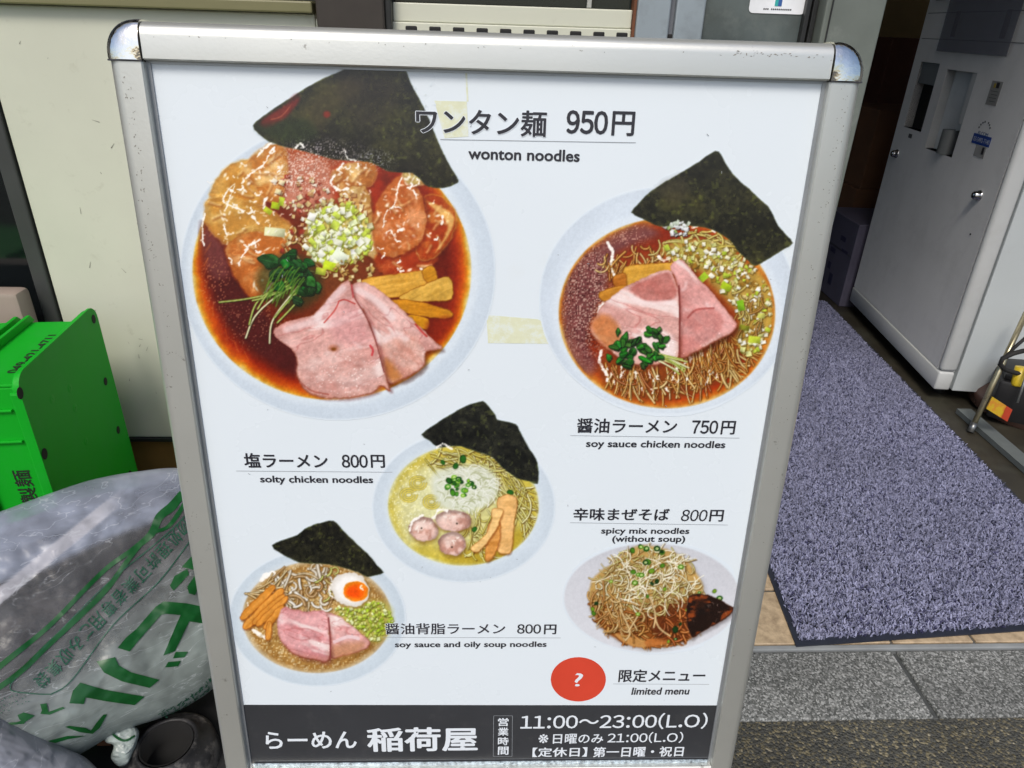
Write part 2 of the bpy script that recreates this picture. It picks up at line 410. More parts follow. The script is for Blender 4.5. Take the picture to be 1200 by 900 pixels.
# ------------------------------------------------------------------ the five printed food photographs (flat print, painted into vertex colours)
def hash2(ix, iy, seed):
    h = (ix.astype(np.int64)*374761393 + iy.astype(np.int64)*668265263 + seed*1442695041) & 0xffffffff
    h = ((h ^ (h >> 13))*1274126177) & 0xffffffff
    return ((h ^ (h >> 16)) & 0xffff)/65535.
def vn(x, y, sc, seed=0):
    x = x/sc; y = y/sc; ix = np.floor(x); iy = np.floor(y); fx = x-ix; fy = y-iy
    fx = fx*fx*(3-2*fx); fy = fy*fy*(3-2*fy)
    a = hash2(ix, iy, seed); b = hash2(ix+1, iy, seed); c = hash2(ix, iy+1, seed); d = hash2(ix+1, iy+1, seed)
    return (a*(1-fx)+b*fx)*(1-fy)+(c*(1-fx)+d*fx)*fy
def fbm(x, y, sc, seed=0, o=4):
    t = 0; w = 0; a = 1.
    for i in range(o): t = t+a*vn(x, y, sc/2**i, seed+i*17); w += a; a *= .55
    return t/w
def sst(a, b, x): t = np.clip((x-a)/(b-a), 0, 1); return t*t*(3-2*t)
class Canvas:
    def __init__(s, x0, y0, x1, y1, st=.8):
        s.x0, s.y0, s.st = x0, y0, st
        s.X, s.Y = np.meshgrid(np.arange(x0, x1, st), np.arange(y0, y1, st))
        s.rgb = np.zeros(s.X.shape+(3,)) + np.array([219, 229, 237.]); s.A = np.zeros(s.X.shape); s.clip = np.ones(s.X.shape)
    def win(s, a, b, c, d):
        i0 = max(int((b-s.y0)/s.st)-1, 0); i1 = min(int((d-s.y0)/s.st)+3, s.X.shape[0])
        j0 = max(int((a-s.x0)/s.st)-1, 0); j1 = min(int((c-s.x0)/s.st)+3, s.X.shape[1])
        return (slice(i0, max(i1, i0)), slice(j0, max(j1, j0)))
    def put(s, w, cov, col, out=False):
        cov = cov*s.clip[w]
        col = col if isinstance(col, np.ndarray) and col.ndim == 3 else np.array(col, float)
        s.rgb[w] = s.rgb[w]*(1-cov[..., None]) + col*cov[..., None]
        s.A[w] = np.maximum(s.A[w], cov)
    def sdf(s, w, P):
        X, Y = s.X[w], s.Y[w]; d = np.full(X.shape, 1e9); ins = np.zeros(X.shape, bool); n = len(P)
        for i in range(n):
            ax, ay = P[i]; bx, by = P[(i+1) % n]; ex, ey = bx-ax, by-ay
            t = np.clip(((X-ax)*ex+(Y-ay)*ey)/(ex*ex+ey*ey+1e-9), 0, 1)
            d = np.minimum(d, (X-ax-t*ex)**2+(Y-ay-t*ey)**2)
            if ay != by: ins ^= ((ay > Y) != (by > Y)) & (X < (bx-ax)*(Y-ay)/(by-ay)+ax)
        d = np.sqrt(d); return np.where(ins, -d, d)
    def poly(s, P, col, soft=1., amt=1, sm=True, edge=None, ew=2., jit=2.2):
        """col: tuple or f(X,Y,sdf)->rgb.  edge: colour of a soft inner rim"""
        P = catmull(P, 4) if sm else np.asarray(P, float)
        w = s.win(P[:, 0].min()-3, P[:, 1].min()-3, P[:, 0].max()+3, P[:, 1].max()+3)
        if s.X[w].size == 0: return
        d = s.sdf(w, P); d = d+(fbm(s.X[w], s.Y[w], 7, 77, 3)-.5)*jit*(1+(not sm)*-.4); cov = sst(soft, -soft, d)*amt
        c = col(s.X[w], s.Y[w], d) if callable(col) else np.zeros(d.shape+(3,))+np.array(col, float)
        if edge is not None:
            e = sst(-ew, 0, d)[..., None]; c = c*(1-e)+np.array(edge, float)*e
        s.put(w, cov, c)
    def ell(s, cx, cy, rx, ry, col, soft=1., amt=1, rot=0, edge=None, ew=.2):
        m_ = max(rx, ry)+3; w = s.win(cx-m_, cy-m_, cx+m_, cy+m_)
        if s.X[w].size == 0: return
        x = s.X[w]-cx; y = s.Y[w]-cy; c_, s_ = math.cos(rot), math.sin(rot); x, y = x*c_+y*s_, -x*s_+y*c_
        r = np.sqrt((x/rx)**2+(y/ry)**2); r = r+(fbm(s.X[w], s.Y[w], 5, 78, 2)-.5)*.18*(max(rx, ry) < 30); d = (r-1)*min(rx, ry); cov = sst(soft, -soft, d)*amt
        c = col(s.X[w], s.Y[w], r) if callable(col) else np.zeros(d.shape+(3,))+np.array(col, float)
        if edge is not None:
            e = sst(1-ew, 1, r)[..., None]; c = c*(1-e)+np.array(edge, float)*e
        s.put(w, cov, c)
    def stroke(s, P, wd, col, amt=1, dark=.35, hl=0, taper=False, k=5, soft=.5):
        P = catmull(P, k, False) if len(P) > 2 else np.asarray(P, float)
        w = s.win(P[:, 0].min()-wd-2, P[:, 1].min()-wd-2, P[:, 0].max()+wd+2, P[:, 1].max()+wd+2)
        X, Y = s.X[w], s.Y[w]
        if X.size == 0: return
        d = np.full(X.shape, 1e9); n = len(P)
        for i in range(n-1):
            ax, ay = P[i]; ex, ey = P[i+1]-P[i]; t = np.clip(((X-ax)*ex+(Y-ay)*ey)/(ex*ex+ey*ey+1e-9), 0, 1)
            dd = np.sqrt((X-ax-t*ex)**2+(Y-ay-t*ey)**2)
            if taper: dd = dd + wd*.8*((i+t)/(n-1))
            d = np.minimum(d, dd)
        q = np.clip(d/wd, 0, 1); c = np.array(col, float)*(1-dark*q[..., None]**2)
        if hl: c = c + (255-c)*hl*(sst(.45, 0, q)[..., None])
        s.put(w, sst(wd+soft, wd-soft, d)*amt, c)
    def chip(s, x, y, a, b, rot, col, amt=1):
        m_ = max(a, b)*1.5+1; w = s.win(x-m_, y-m_, x+m_, y+m_); X, Y = s.X[w]-x, s.Y[w]-y
        if X.size == 0: return
        c_, s_ = math.cos(rot), math.sin(rot); u, v = X*c_+Y*s_, -X*s_+Y*c_
        d = np.maximum(np.abs(u)-a, np.abs(v)-b); col = np.array(col, float)
        c = np.zeros(d.shape+(3,))+col; c = c*(1-.25*sst(-.3, 1, (u+v)/(a+b))[..., None])
        s.put(w, sst(.6, -.5, d)*amt, c)
    def chips(s, n, inside, sz, cols, amt=1, shadow=None, asp=1.8):
        for _ in range(n):
            x, y = inside(); a = rs.uniform(*sz); b = a/rs.uniform(1, asp); r = rs.uniform(0, 3.14); c = np.array(cols[rs.randint(len(cols))], float)+rs.uniform(-12, 12)
            if shadow is not None: s.chip(x+.7, y+.9, a*1.15, b*1.15, r, shadow, .55)
            s.chip(x, y, a, b, r, np.clip(c, 0, 255), amt)
    def speck(s, fn, col, dens, sc=1.3, seed=3, amt=.8):
        """fine light grains where fn(X,Y) in 0..1 allows"""
        n = hash2(np.floor(s.X/sc), np.floor(s.Y/sc), seed); m_ = fn(s.X, s.Y)*(n > 1-dens)*amt
        s.put((slice(None), slice(None)), m_, col)
    def grain(s, amt=5, sc=1.2):
        n = (vn(s.X, s.Y, sc, 91)-.5)*2*amt+(vn(s.X, s.Y, 3.1, 92)-.5)*amt; s.rgb = np.clip(s.rgb+n[..., None]*(s.A > .3)[..., None], 0, 255)
    def build(s, name, label):
        H_, W_ = s.X.shape; x, y = bd_arr(s.X, s.Y)
        keep = s.A > .03; k4 = keep[:-1, :-1] | keep[1:, :-1] | keep[:-1, 1:] | keep[1:, 1:]
        k4 &= (np.abs(x[:-1, :-1]) < hw-.001) & (y[:-1, :-1] < Y1-.001)
        idx = np.arange(H_*W_).reshape(H_, W_)
        q = np.stack([idx[1:, :-1][k4], idx[1:, 1:][k4], idx[:-1, 1:][k4], idx[:-1, :-1][k4]], -1)
        used = np.zeros(H_*W_, bool); used[q.ravel()] = True; rm = np.cumsum(used)-1; q = rm[q]
        co = np.stack([x.ravel()[used], y.ravel()[used], np.full(used.sum(), .0003)], -1)
        me = bpy.data.meshes.new(name); me.vertices.add(len(co)); me.vertices.foreach_set('co', co.ravel())
        me.loops.add(q.size); me.loops.foreach_set('vertex_index', q.ravel().astype(np.int32))
        me.polygons.add(len(q)); me.polygons.foreach_set('loop_start', np.arange(0, q.size, 4, dtype=np.int32)); me.polygons.foreach_set('loop_total', np.full(len(q), 4, np.int32))
        me.update(calc_edges=True)
        g = s.rgb; p = np.pad(g, ((1, 1), (1, 1), (0, 0)), 'edge'); bl = (p[:-2, 1:-1]+p[2:, 1:-1]+p[1:-1, :-2]+p[1:-1, 2:])/4
        core = sst(26, 46, g.max(-1)-g.min(-1))
        tn = (fbm(s.X, s.Y, 9, 55, 3)-.5)*.13+(fbm(s.X, s.Y, 3, 56, 2)-.5)*.11
        s.rgb = (g*.62+bl*.38)*(1+(tn*core)[..., None]) ; s.rgb = s.rgb+(s.rgb-np.array([150, 120, 90]))*core[..., None]*.06
        dk_ = sst(214, 176, s.rgb.mean(-1))*(s.A > .3); dk_ = np.maximum(dk_, core*.9)[..., None]
        s.rgb = np.clip(s.rgb, 1, 255); s.rgb = s.rgb*(1-dk_)+255*(s.rgb/255)**1.24*dk_
        lin = s2l(np.clip(s.rgb, 0, 255)).reshape(-1, 3)[used]*PRN
        at = me.color_attributes.new('Col', 'FLOAT_COLOR', 'POINT'); at.data.foreach_set('color', np.concatenate([lin, np.ones((len(lin), 1))], 1).ravel())
        o = link(name, me, photo_ink, poster); o['label'] = label; return o
PRN = np.array([1.0, 1.0, 1.0])
photo_ink = attr_mat('glossy_photo_print', .26, .15)
def ridge_(x, y, sc, seed): return 1-np.abs(fbm(x, y, sc, seed, 3)*2-1)
def mixc(a, b, t): return np.array(a, float)*(1-t[..., None])+np.array(b, float)*t[..., None]
def inpoly(P):
    P = catmull(P, 3); lo, hi = P.min(0), P.max(0)
    def f():
        while 1:
            x, y = rs.uniform(lo[0], hi[0]), rs.uniform(lo[1], hi[1]); ins = False; n = len(P)
            for i in range(n):
                ax, ay = P[i]; bx, by = P[(i+1) % n]
                if (ay > y) != (by > y) and x < (bx-ax)*(y-ay)/(by-ay)+ax: ins = not ins
            if ins: return x, y
    return f
def inell(cx, cy, rx, ry):
    def f():
        a = rs.uniform(0, 6.283); r = math.sqrt(rs.uniform()); return cx+rx*r*math.cos(a), cy+ry*r*math.sin(a)
    return f
def rim(c, cx, cy, rx, ry, base=(199, 211, 222), lip=None, fade=0):
    def col(X, Y, r):
        t = np.clip((r-.8)/.2, 0, 1); b = mixc(np.array(base)+8, base, t)
        return b + (fbm(X, Y, 40, 5)[..., None]-.5)*8 + fade*((Y-cy)/ry)[..., None]
    c.ell(cx, cy, rx, ry, col, 1.3)
def nori(c, P, tint=(50, 52, 38), hi=(88, 86, 52), seed=1, dark=(30, 30, 28)):
    def col(X, Y, d):
        n = fbm(X, Y, 34, seed, 4); f = fbm(X, Y, 4, seed+5, 3); b = mixc(dark, tint, sst(.25, .55, n)); b = b+(np.array(hi)-b)*sst(.5, .8, n)[..., None]*.7
        b = b*.9 + (f[..., None]-.5)*np.array([52, 50, 34]); sp = sst(.66, .76, fbm(X, Y, 5, seed+9, 3))[..., None]
        b = b + sp*np.array([30, 32, 12]); return b + sst(-2.2, -.2, d)[..., None]*np.array([18, 22, 10])
    c.poly(P, col, .9, sm=False)
def broth(c, cx, cy, rx, ry, stops, seed=3, amp=14):
    rr = [q[0] for q in stops]; cc = np.array([q[1] for q in stops], float)
    def col(X, Y, r):
        r2 = r + (fbm(X, Y, 22, seed)-.5)*.06
        b = np.stack([np.interp(r2, rr, cc[:, k]) for k in range(3)], -1)
        return b + (fbm(X, Y, 26, seed+2)[..., None]-.5)*amp*2 + (fbm(X, Y, 3, seed+4)[..., None]-.5)*amp
    c.ell(cx, cy, rx, ry, col, 1.1)
def meat(c, P, a=(232, 198, 190), b=(206, 156, 146), fat=(244, 228, 224), seed=1, edge=(150, 88, 66), vec=(1, .3), marbl=.8):
    Pn = np.asarray(P, float); y0, y1 = Pn[:, 1].min(), Pn[:, 1].max(); x0, x1 = Pn[:, 0].min(), Pn[:, 0].max()
    def col(X, Y, d):
        xx = X*vec[0]+Y*vec[1]; yy = -X*vec[1]+Y*vec[0]; t = (Y-y0)/(y1-y0)
        n = fbm(xx*.5, yy*1.1, 34, seed, 3); b_ = mixc(a, b, np.clip(sst(.3, .7, n)*.7+t*.35, 0, 1))
        f = fbm(xx*.35, yy*1.3, 22, seed+3, 4); b_ = b_+(np.array(fat)-b_)*(sst(.5, .72, f)[..., None])*marbl
        v = ridge_(xx*.5, yy*1.4, 26, seed+21); b_ = b_+(np.array([176, 96, 92])-b_)*(sst(.955, 1, v)[..., None])*.35
        g = fbm(xx*.35, yy*2.2, 3.2, seed+8, 2); b_ = b_+(g[..., None]-.5)*15
        k = hash2(np.floor(X/1.3), np.floor(Y/1.3), seed+3); b_ = b_+((k > .985)*sst(.35, .9, t))[..., None]*40
        e = sst(-2.6, -.2, d)*(.25+.75*sst(.45, .95, t+fbm(X, Y, 12, seed+4)*.3-.15)); e2 = sst(-9, 0, d)*sst(.55, 1, t)*.45
        b_ = b_*(1-e2[..., None])+np.array([176, 118, 92])*e2[..., None]; return b_*(1-e[..., None])+np.array(edge, float)*e[..., None]
    c.poly(P, col, .9, jit=3)
    for _ in range(4):
        x, y = inpoly(P)(); a_ = math.atan2(vec[1], vec[0])+rs.normal()*.5+.5; l = rs.uniform(8, 22)*(x1-x0)/110
        c.clip_poly = None; c.stroke([(x-l*math.cos(a_)*.5, y-l*math.sin(a_)*.5), (x+rs.uniform(-2, 2), y+rs.uniform(-2, 2)), (x+l*math.cos(a_)*.5, y+l*math.sin(a_)*.5)], 1.4, (250, 240, 238), .38, 0, soft=2.2) if _ < 3 else None
def shadow(c, P, dx=1.5, dy=2.5, col=(70, 25, 10), amt=.5):
    c.poly(np.asarray(P, float)+np.array([dx, dy]), col, 3.5, amt)
def menma(c, P, col=(214, 168, 66), edge=(160, 105, 25), seed=2, hl=True):
    P = np.asarray(P, float); c.poly(P+np.array([.8, 1.8]), (110, 50, 10), 2, .5)
    u = P[1]-P[0]; u = u/np.hypot(*u)
    def cf(X, Y, d):
        t = X*u[0]+Y*u[1]; v = -X*u[1]+Y*u[0]; n = fbm(t*.25, v*1.6, 6, seed, 3); return np.array(col, float)+(n[..., None]-.5)*46
    c.poly(P, cf, .8, edge=edge, ew=1.6)
def squig(c, P, wd=1.1, amt=.9, col=(255, 252, 245)):
    wd = wd*.8
    Q = catmull(P, 6, False) if len(P) > 2 else np.linspace(P[0], P[1], 8)
    Q = Q+rs.uniform(-.7, .7, Q.shape)
    for i in range(len(Q)-1):
        if rs.rand() < .16: continue
        c.stroke([Q[i], Q[i+1]], wd*rs.uniform(.5, 1.5), col, amt*rs.uniform(.75, 1), dark=0)
        if rs.rand() < .3: c.ell(Q[i][0]+rs.uniform(-2, 2), Q[i][1]+rs.uniform(-2, 2), rs.uniform(.6, 1.6), rs.uniform(.5, 1.2), col, .6, .7)
def sparkle(c, n, inside, amt=.8, sz=(.5, 1.3)):
    for _ in range(n):
        x, y = inside(); a = rs.uniform(0, 6.28); l = rs.uniform(1, 4.5)
        c.stroke([(x, y), (x+l*math.cos(a)*.5+rs.uniform(-.6, .6), y+l*math.sin(a)*.5), (x+l*math.cos(a), y+l*math.sin(a))], rs.uniform(*sz), (255, 250, 240), amt*rs.uniform(.5, 1), dark=0)
def noodles(c, n, inside, ln, ang, cols, wd=(1., 1.5), curl=.5, hl=.35, dark=.5, spread=.5):
    for _ in range(n):
        x, y = inside(); a = ang+rs.normal()*spread; L_ = rs.uniform(*ln); k = rs.normal()*curl; P = []
        for i in range(5):
            P.append((x, y)); x += math.cos(a)*L_/4; y += math.sin(a)*L_/4; a += k/2
        col = np.array(cols[rs.randint(len(cols))], float)+rs.uniform(-10, 10); w_ = rs.uniform(*wd)
        c.stroke(np.array(P)+.9, w_*1.25, (90, 55, 10), .35, dark=0, k=3)
        c.stroke(P, w_, np.clip(col, 0, 255), .95, dark, hl, k=3)
def leaf(c, x, y, rx, ry, rot, col=(44, 92, 44)):
    def cf(X, Y, r):
        n = fbm(X, Y, 5, int(x) % 97, 2); return np.array(col, float)+(n[..., None]-.45)*60
    t = np.linspace(0, 6.283, 9)[:-1]; k = rs.uniform(.7, 1.2, 8); P = np.stack([rx*k*np.cos(t), ry*k*np.sin(t)], -1)
    P = np.stack([x+P[:, 0]*math.cos(rot)-P[:, 1]*math.sin(rot), y+P[:, 0]*math.sin(rot)+P[:, 1]*math.cos(rot)], -1)
    sh = rs.uniform(.65, 1.15)
    c.poly(P+np.array([.8, 1.3]), (14, 32, 14), 1, .7); c.poly(P, lambda X, Y, d: cf(X, Y, d)*sh+sst(0, 1, ((X-x)*.5-(Y-y))/ry)[..., None]*np.array([18, 30, 14]), .6, edge=np.array(col)*.6*sh, ew=1)
    c.stroke([(x-rx*.8*math.cos(rot), y-rx*.8*math.sin(rot)), (x+rx*.7*math.cos(rot), y+rx*.7*math.sin(rot))], .35, np.array(col)*1.5+20, .6, 0)

# ---- wonton noodles, the large bowl
c = Canvas(205, 74, 585, 495, .85)
rim(c, 396, 318, 183.5, 173)
c.ell(390, 318, 171, 158, (222, 231, 237), 4, .55)
broth(c, 389, 317, 163.5, 151.5, [(0, (130, 74, 34)), (.55, (128, 48, 18)), (.82, (124, 34, 12)), (.9, (162, 52, 12)), (.95, (200, 96, 14)), (.98, (214, 150, 40)), (1.0, (222, 196, 120)), (1.03, (222, 214, 190))], amp=12)
c.clip = np.ones(c.X.shape); bc = c.clip.copy()
c.ell(389, 317, 163.5, 151.5, (0, 0, 0), 1, 0)
# purple shaded broth and foam at the left
c.poly([(238, 262), (262, 285), (285, 330), (318, 372), (352, 415), (345, 440), (300, 415), (262, 375), (240, 320)], (88, 34, 36), 9, .8)
c.poly([(240, 270), (258, 282), (268, 320), (250, 325), (240, 300)], (150, 92, 88), 6, .6)
c.speck(lambda X, Y: sst(45, 15, np.hypot((X-300)*.8, Y-380))*.9, (190, 140, 110), .12, 1.6, 5, .5)
c.speck(lambda X, Y: sst(30, 8, np.hypot((X-252), (Y-335)*.6)), (210, 150, 110), .12, 1.7, 8, .5)
for _ in range(26):
    a = rs.uniform(2.2, 4.6); c.stroke([(389+150*math.cos(a), 317+138*math.sin(a)), (389+146*math.cos(a+.07), 317+133*math.sin(a+.07))], .7, (225, 140, 70), .25, 0)
# bubbles and pink gloss under the seaweed
c.poly([(312, 178), (345, 172), (400, 185), (440, 195), (430, 240), (380, 235), (335, 240), (318, 215)], (178, 96, 62), 5, .9)
c.poly([(330, 190), (380, 190), (390, 240), (350, 250), (325, 225)], (206, 150, 130), 8, .7)
c.poly([(395, 195), (440, 192), (450, 240), (440, 250), (395, 235)], (176, 58, 22), 6, .75)
def skin(P, col, edge, seed, alt=(238, 205, 140), soft=1.2, amt=.95):
    def cf(X, Y, d):
        n = fbm(X, Y, 16, seed); g = fbm(X, Y, 10, seed+2, 3)*.5+.25; b_ = mixc(col, alt, sst(.42, .75, n)); b_ = b_+(g[..., None]-.5)*44
        cr_ = ridge_(X*.6+Y*.4, Y, 18, seed+30); q = sst(-9, -1, d)[..., None]; b_ = b_+sst(.95, 1, cr_)[..., None]*np.array([20, 22, 20]); return b_*(1-.22*q)+np.array([150, 84, 24])*.22*q
    c.poly(np.asarray(P)+np.array([1.5, 2.5]), (96, 28, 6), 4, .5); c.poly(P, cf, soft+1.3, amt*.95, edge=edge, ew=1.4, jit=4)
    Pn = np.asarray(P, float); ce = Pn.mean(0); ip = inpoly(ce+(Pn-ce)*.85)
    for _ in range(5):
        x, y = ip(); v = np.array([x, y])-ce; a = math.atan2(v[1], v[0])+rs.normal()*.5; l = rs.uniform(7, 20)*min(1, np.ptp(Pn[:, 0])/60); k = rs.uniform(-.25, .25)
        Q = np.array([(x-l*.5*math.cos(a-k), y-l*.5*math.sin(a-k)), (x, y), (x+l*.5*math.cos(a+k), y+l*.5*math.sin(a+k))])
        c.stroke(Q+np.array([1.3, 1.8]), 1.6, (142, 74, 26), .42, 0, soft=1.6); c.stroke(Q, 1.3, (250, 228, 180), .45, 0, soft=1.6)
    for _ in range(7):
        x, y = ip(); c.ell(x, y, rs.uniform(1.2, 3.6), rs.uniform(.8, 1.7), (255, 250, 236), 1, .8, rs.uniform(0, 3))
    for _ in range(3):
        x, y = inpoly(P)(); a = rs.uniform(0, 3.1); squig(c, [(x, y), (x+4*math.cos(a), y+4*math.sin(a)), (x+7*math.cos(a+.6), y+7*math.sin(a+.6))], .8, .8)
skin([(246, 228), (256, 206), (268, 193), (290, 186), (304, 200), (312, 222), (308, 240), (280, 244), (256, 240)], (206, 150, 60), (232, 196, 116), 4, (224, 180, 96))
skin([(284, 200), (296, 182), (312, 171), (330, 168), (338, 186), (336, 214), (326, 238), (308, 232), (298, 216)], (206, 142, 66), (230, 180, 110), 6)
skin([(241, 236), (262, 230), (300, 238), (326, 252), (346, 270), (338, 288), (306, 296), (270, 290), (248, 272), (240, 254)], (206, 160, 78), (232, 196, 124), 8, (222, 188, 112))
skin([(266, 286), (300, 272), (334, 282), (340, 306), (322, 340), (296, 350), (278, 330), (268, 306)], (200, 124, 56), (182, 96, 36), 12, (230, 176, 116))
skin([(388, 206), (404, 192), (434, 188), (441, 200), (436, 216), (418, 222), (398, 226)], (190, 130, 66), (226, 184, 120), 14)
skin([(398, 226), (428, 218), (438, 250), (444, 300), (428, 298), (412, 270), (402, 250)], (208, 172, 104), (150, 100, 50), 16, (226, 204, 150))
skin([(440, 300), (470, 292), (504, 296), (512, 306), (486, 322), (450, 322)], (176, 70, 26), (200, 100, 40), 19, (206, 110, 60))
skin([(498, 232), (510, 228), (528, 240), (535, 256), (528, 280), (512, 300), (492, 304), (488, 280), (500, 256)], (182, 78, 26), (222, 176, 96), 21, (214, 134, 62))
skin([(440, 240), (456, 216), (474, 205), (492, 222), (500, 252), (494, 282), (472, 298), (446, 300), (437, 272)], (204, 124, 62), (176, 84, 36), 23, (232, 172, 122))
skin([(473, 200), (486, 197), (499, 204), (501, 214), (486, 218), (474, 212)], (206, 196, 130), (240, 235, 200), 25, (230, 224, 176))
c.poly([(500, 236), (524, 246), (533, 258), (522, 282), (510, 296), (524, 270), (520, 256)], (236, 200, 130), 2, .8)
for P in ([(265, 245), (275, 215), (262, 233), (268, 240), (285, 247)], [(289, 226), (284, 215), (296, 202), (310, 192), (316, 180), (322, 172)], [(240, 250), (237, 268), (239, 288)], [(282, 247), (292, 250), (300, 247)], [(270, 222), (276, 226)], [(296, 253), (303, 262)],
          [(300, 290), (296, 284), (283, 302), (280, 312)], [(292, 288), (304, 281)], [(262, 264), (266, 276)], [(392, 206), (388, 214), (396, 222), (408, 221)], [(402, 192), (396, 200)],
          [(472, 206), (466, 222), (462, 240), (452, 250), (449, 268)], [(460, 241), (470, 244)], [(452, 274), (458, 270), (462, 278)], [(466, 270), (474, 268)], [(519, 252), (518, 262)], [(484, 222), (488, 230)],
          [(313, 232), (309, 240), (316, 250)], [(306, 347), (318, 333), (322, 324)], [(473, 199), (482, 195), (498, 203)]):
    squig(c, P, rs.uniform(.9, 1.7), .9)
sparkle(c, 46, inpoly([(250, 200), (330, 175), (335, 230), (330, 290), (262, 285), (245, 250)]), .75)
sparkle(c, 26, inell(470, 255, 26, 42), .7)
sparkle(c, 16, inell(415, 215, 22, 24), .7)
for _ in range(90):
    x, y = inell(468, 255, 24, 40)(); c.ell(x, y, rs.uniform(1.5, 3.6), rs.uniform(1, 2.4), (236, 178, 136) if rs.rand() < .6 else (176, 88, 46), 1.4, .30, rs.uniform(0, 3))
c.clip = sst(1.01, .98, np.hypot((c.X-389)/163.5, (c.Y-317)/151.5))
# noodles and onion confetti in the middle
noodles(c, 26, inell(372, 290, 40, 35), (12, 26), 1.0, [(214, 180, 110), (196, 140, 70)], (.9, 1.4), 1.2)
c.chips(95, inpoly([(318, 214), (345, 206), (385, 215), (420, 232), (430, 262), (395, 250), (370, 262), (360, 285), (342, 300), (325, 285), (348, 262), (330, 242)]), (1.4, 3.6), [(250, 246, 226), (240, 232, 190), (226, 206, 150), (200, 160, 110), (170, 70, 50)], .9, (110, 40, 20))
c.poly([(362, 260), (380, 246), (410, 244), (430, 262), (432, 290), (415, 304), (385, 312), (366, 300), (358, 280)], (214, 206, 120), 5, .8)
c.chips(120, inell(394, 274, 42, 40), (1.6, 3.8), [(236, 236, 206), (206, 214, 120), (176, 150, 80), (226, 214, 160)], .8, (120, 100, 30))
c.chips(170, inpoly([(358, 262), (380, 244), (408, 240), (430, 260), (434, 290), (416, 304), (398, 312), (372, 306), (356, 286)]), (2, 5), [(246, 248, 230), (252, 253, 244), (240, 244, 214), (214, 228, 100), (236, 242, 200), (204, 218, 90)], .92, (150, 150, 60))
for q in ((388, 312, 9, 5, .3, (206, 222, 60)), (398, 300, 8, 6, .6, (240, 248, 224)), (323, 241, 5, 4, .2, (190, 206, 40)), (330, 236, 5, 3, 1.8, (196, 210, 70)), (314, 247, 5, 3, .6, (200, 206, 60)), (322, 272, 12, 5, .1, (232, 232, 190)), (376, 318, 6, 4, .2, (220, 226, 90))): c.chip(*q[:5], q[5])
sparkle(c, 60, inpoly([(305, 205), (400, 200), (425, 240), (350, 300), (320, 290)]), .8, (.5, 1.1))
c.chips(36, inpoly([(385, 312), (420, 300), (440, 312), (430, 330), (395, 330)]), (1.2, 2.8), [(240, 226, 180), (210, 180, 110), (226, 210, 150)], .9, (120, 70, 20))
# sprouts
c.poly([(300, 330), (312, 305), (345, 298), (372, 315), (376, 345), (345, 365), (315, 352)], (52, 66, 30), 7, .6)
for P in ([(350, 330), (325, 342), (290, 350), (257, 354)], [(348, 332), (318, 352), (298, 372), (288, 396)], [(350, 335), (328, 362), (318, 380), (316, 402)], [(345, 330), (320, 345), (306, 352)], [(352, 338), (336, 355), (322, 372)], [(340, 328), (318, 340), (300, 356), (292, 380)], [(356, 340), (346, 356), (325, 378)], [(344, 336), (312, 348), (296, 352)], [(335, 330), (315, 343), (302, 362)]):
    c.stroke(np.array(P)+1, 1.1, (40, 40, 10), .4, 0); c.stroke(P, 1.15, (176, 192, 96) if rs.rand() < .6 else (226, 226, 180), .95, .4, .3)
for q in ((316, 306, 13, 8, .2), (336, 304, 11, 7, 2.6), (350, 314, 11, 7, .6), (344, 324, 12, 7, 2.3), (360, 322, 10, 7, 1.2), (370, 336, 9, 6, .7), (356, 342, 10, 6, .3), (338, 318, 10, 6, .9), (326, 320, 11, 6, 2.8), (348, 352, 9, 5, .4), (342, 298, 7, 7, 0)):
    leaf(c, *q, col=(38+rs.randint(20), 84+rs.randint(30), 44))
for _ in range(16):
    x, y = inell(346, 322, 24, 20)(); leaf(c, x, y, rs.uniform(6, 11), rs.uniform(4, 7), rs.uniform(0, 3.1), (30+rs.randint(18), 70+rs.randint(40), 38))
for _ in range(26): x, y = inell(338, 326, 22, 16)(); c.stroke([(x, y), (x-6, y+8), (x-10, y+18)], .8, (120, 156, 60), .8, .3)
# bamboo shoots
menma(c, [(424, 328), (470, 320), (500, 316), (508, 318), (500, 334), (470, 348), (440, 346)], (218, 172, 80), (190, 130, 40))
menma(c, [(494, 318), (507, 311), (513, 327), (502, 332)], (206, 150, 40))
menma(c, [(468, 347), (495, 334), (526, 324), (530, 350), (502, 353), (476, 353)], (216, 176, 88))
menma(c, [(458, 351), (490, 353), (528, 364), (526, 373), (496, 371), (470, 364)], (206, 146, 36))
menma(c, [(478, 369), (502, 373), (500, 386), (484, 380)], (214, 156, 32))
c.poly([(500, 378), (530, 372), (520, 396), (505, 400)], (150, 50, 20), 5, .6)
c.clip[:] = 1
# roast pork
MR = [(413, 334), (428, 331), (450, 344), (468, 360), (487, 378), (504, 394), (518, 408), (500, 412), (498, 427), (486, 438), (467, 447), (453, 448), (444, 420), (438, 395), (428, 366), (416, 350)]
ML = [(407, 328), (397, 335), (387, 347), (367, 368), (346, 374), (326, 382), (322, 394), (346, 414), (348, 440), (357, 455), (368, 463), (390, 467), (420, 465), (440, 459), (447, 452), (457, 458), (452, 436), (446, 415), (438, 392), (429, 370), (416, 350), (410, 331)]
shadow(c, MR, 3, 4); meat(c, MR, seed=31, vec=(.8, .6))
c.poly([(446, 402), (462, 390), (484, 392), (496, 410), (494, 428), (466, 446), (452, 440), (446, 422)], lambda X, Y, d: mixc((190, 130, 108), (220, 176, 160), fbm(X*1.4, Y*.6, 6, 8, 3)), 6, .6)
c.poly([(452, 420), (470, 440), (462, 447), (450, 440)], (196, 130, 60), 5, .7)
shadow(c, ML, 3, 2, (120, 60, 60)); meat(c, ML, seed=37, vec=(.9, -.3))
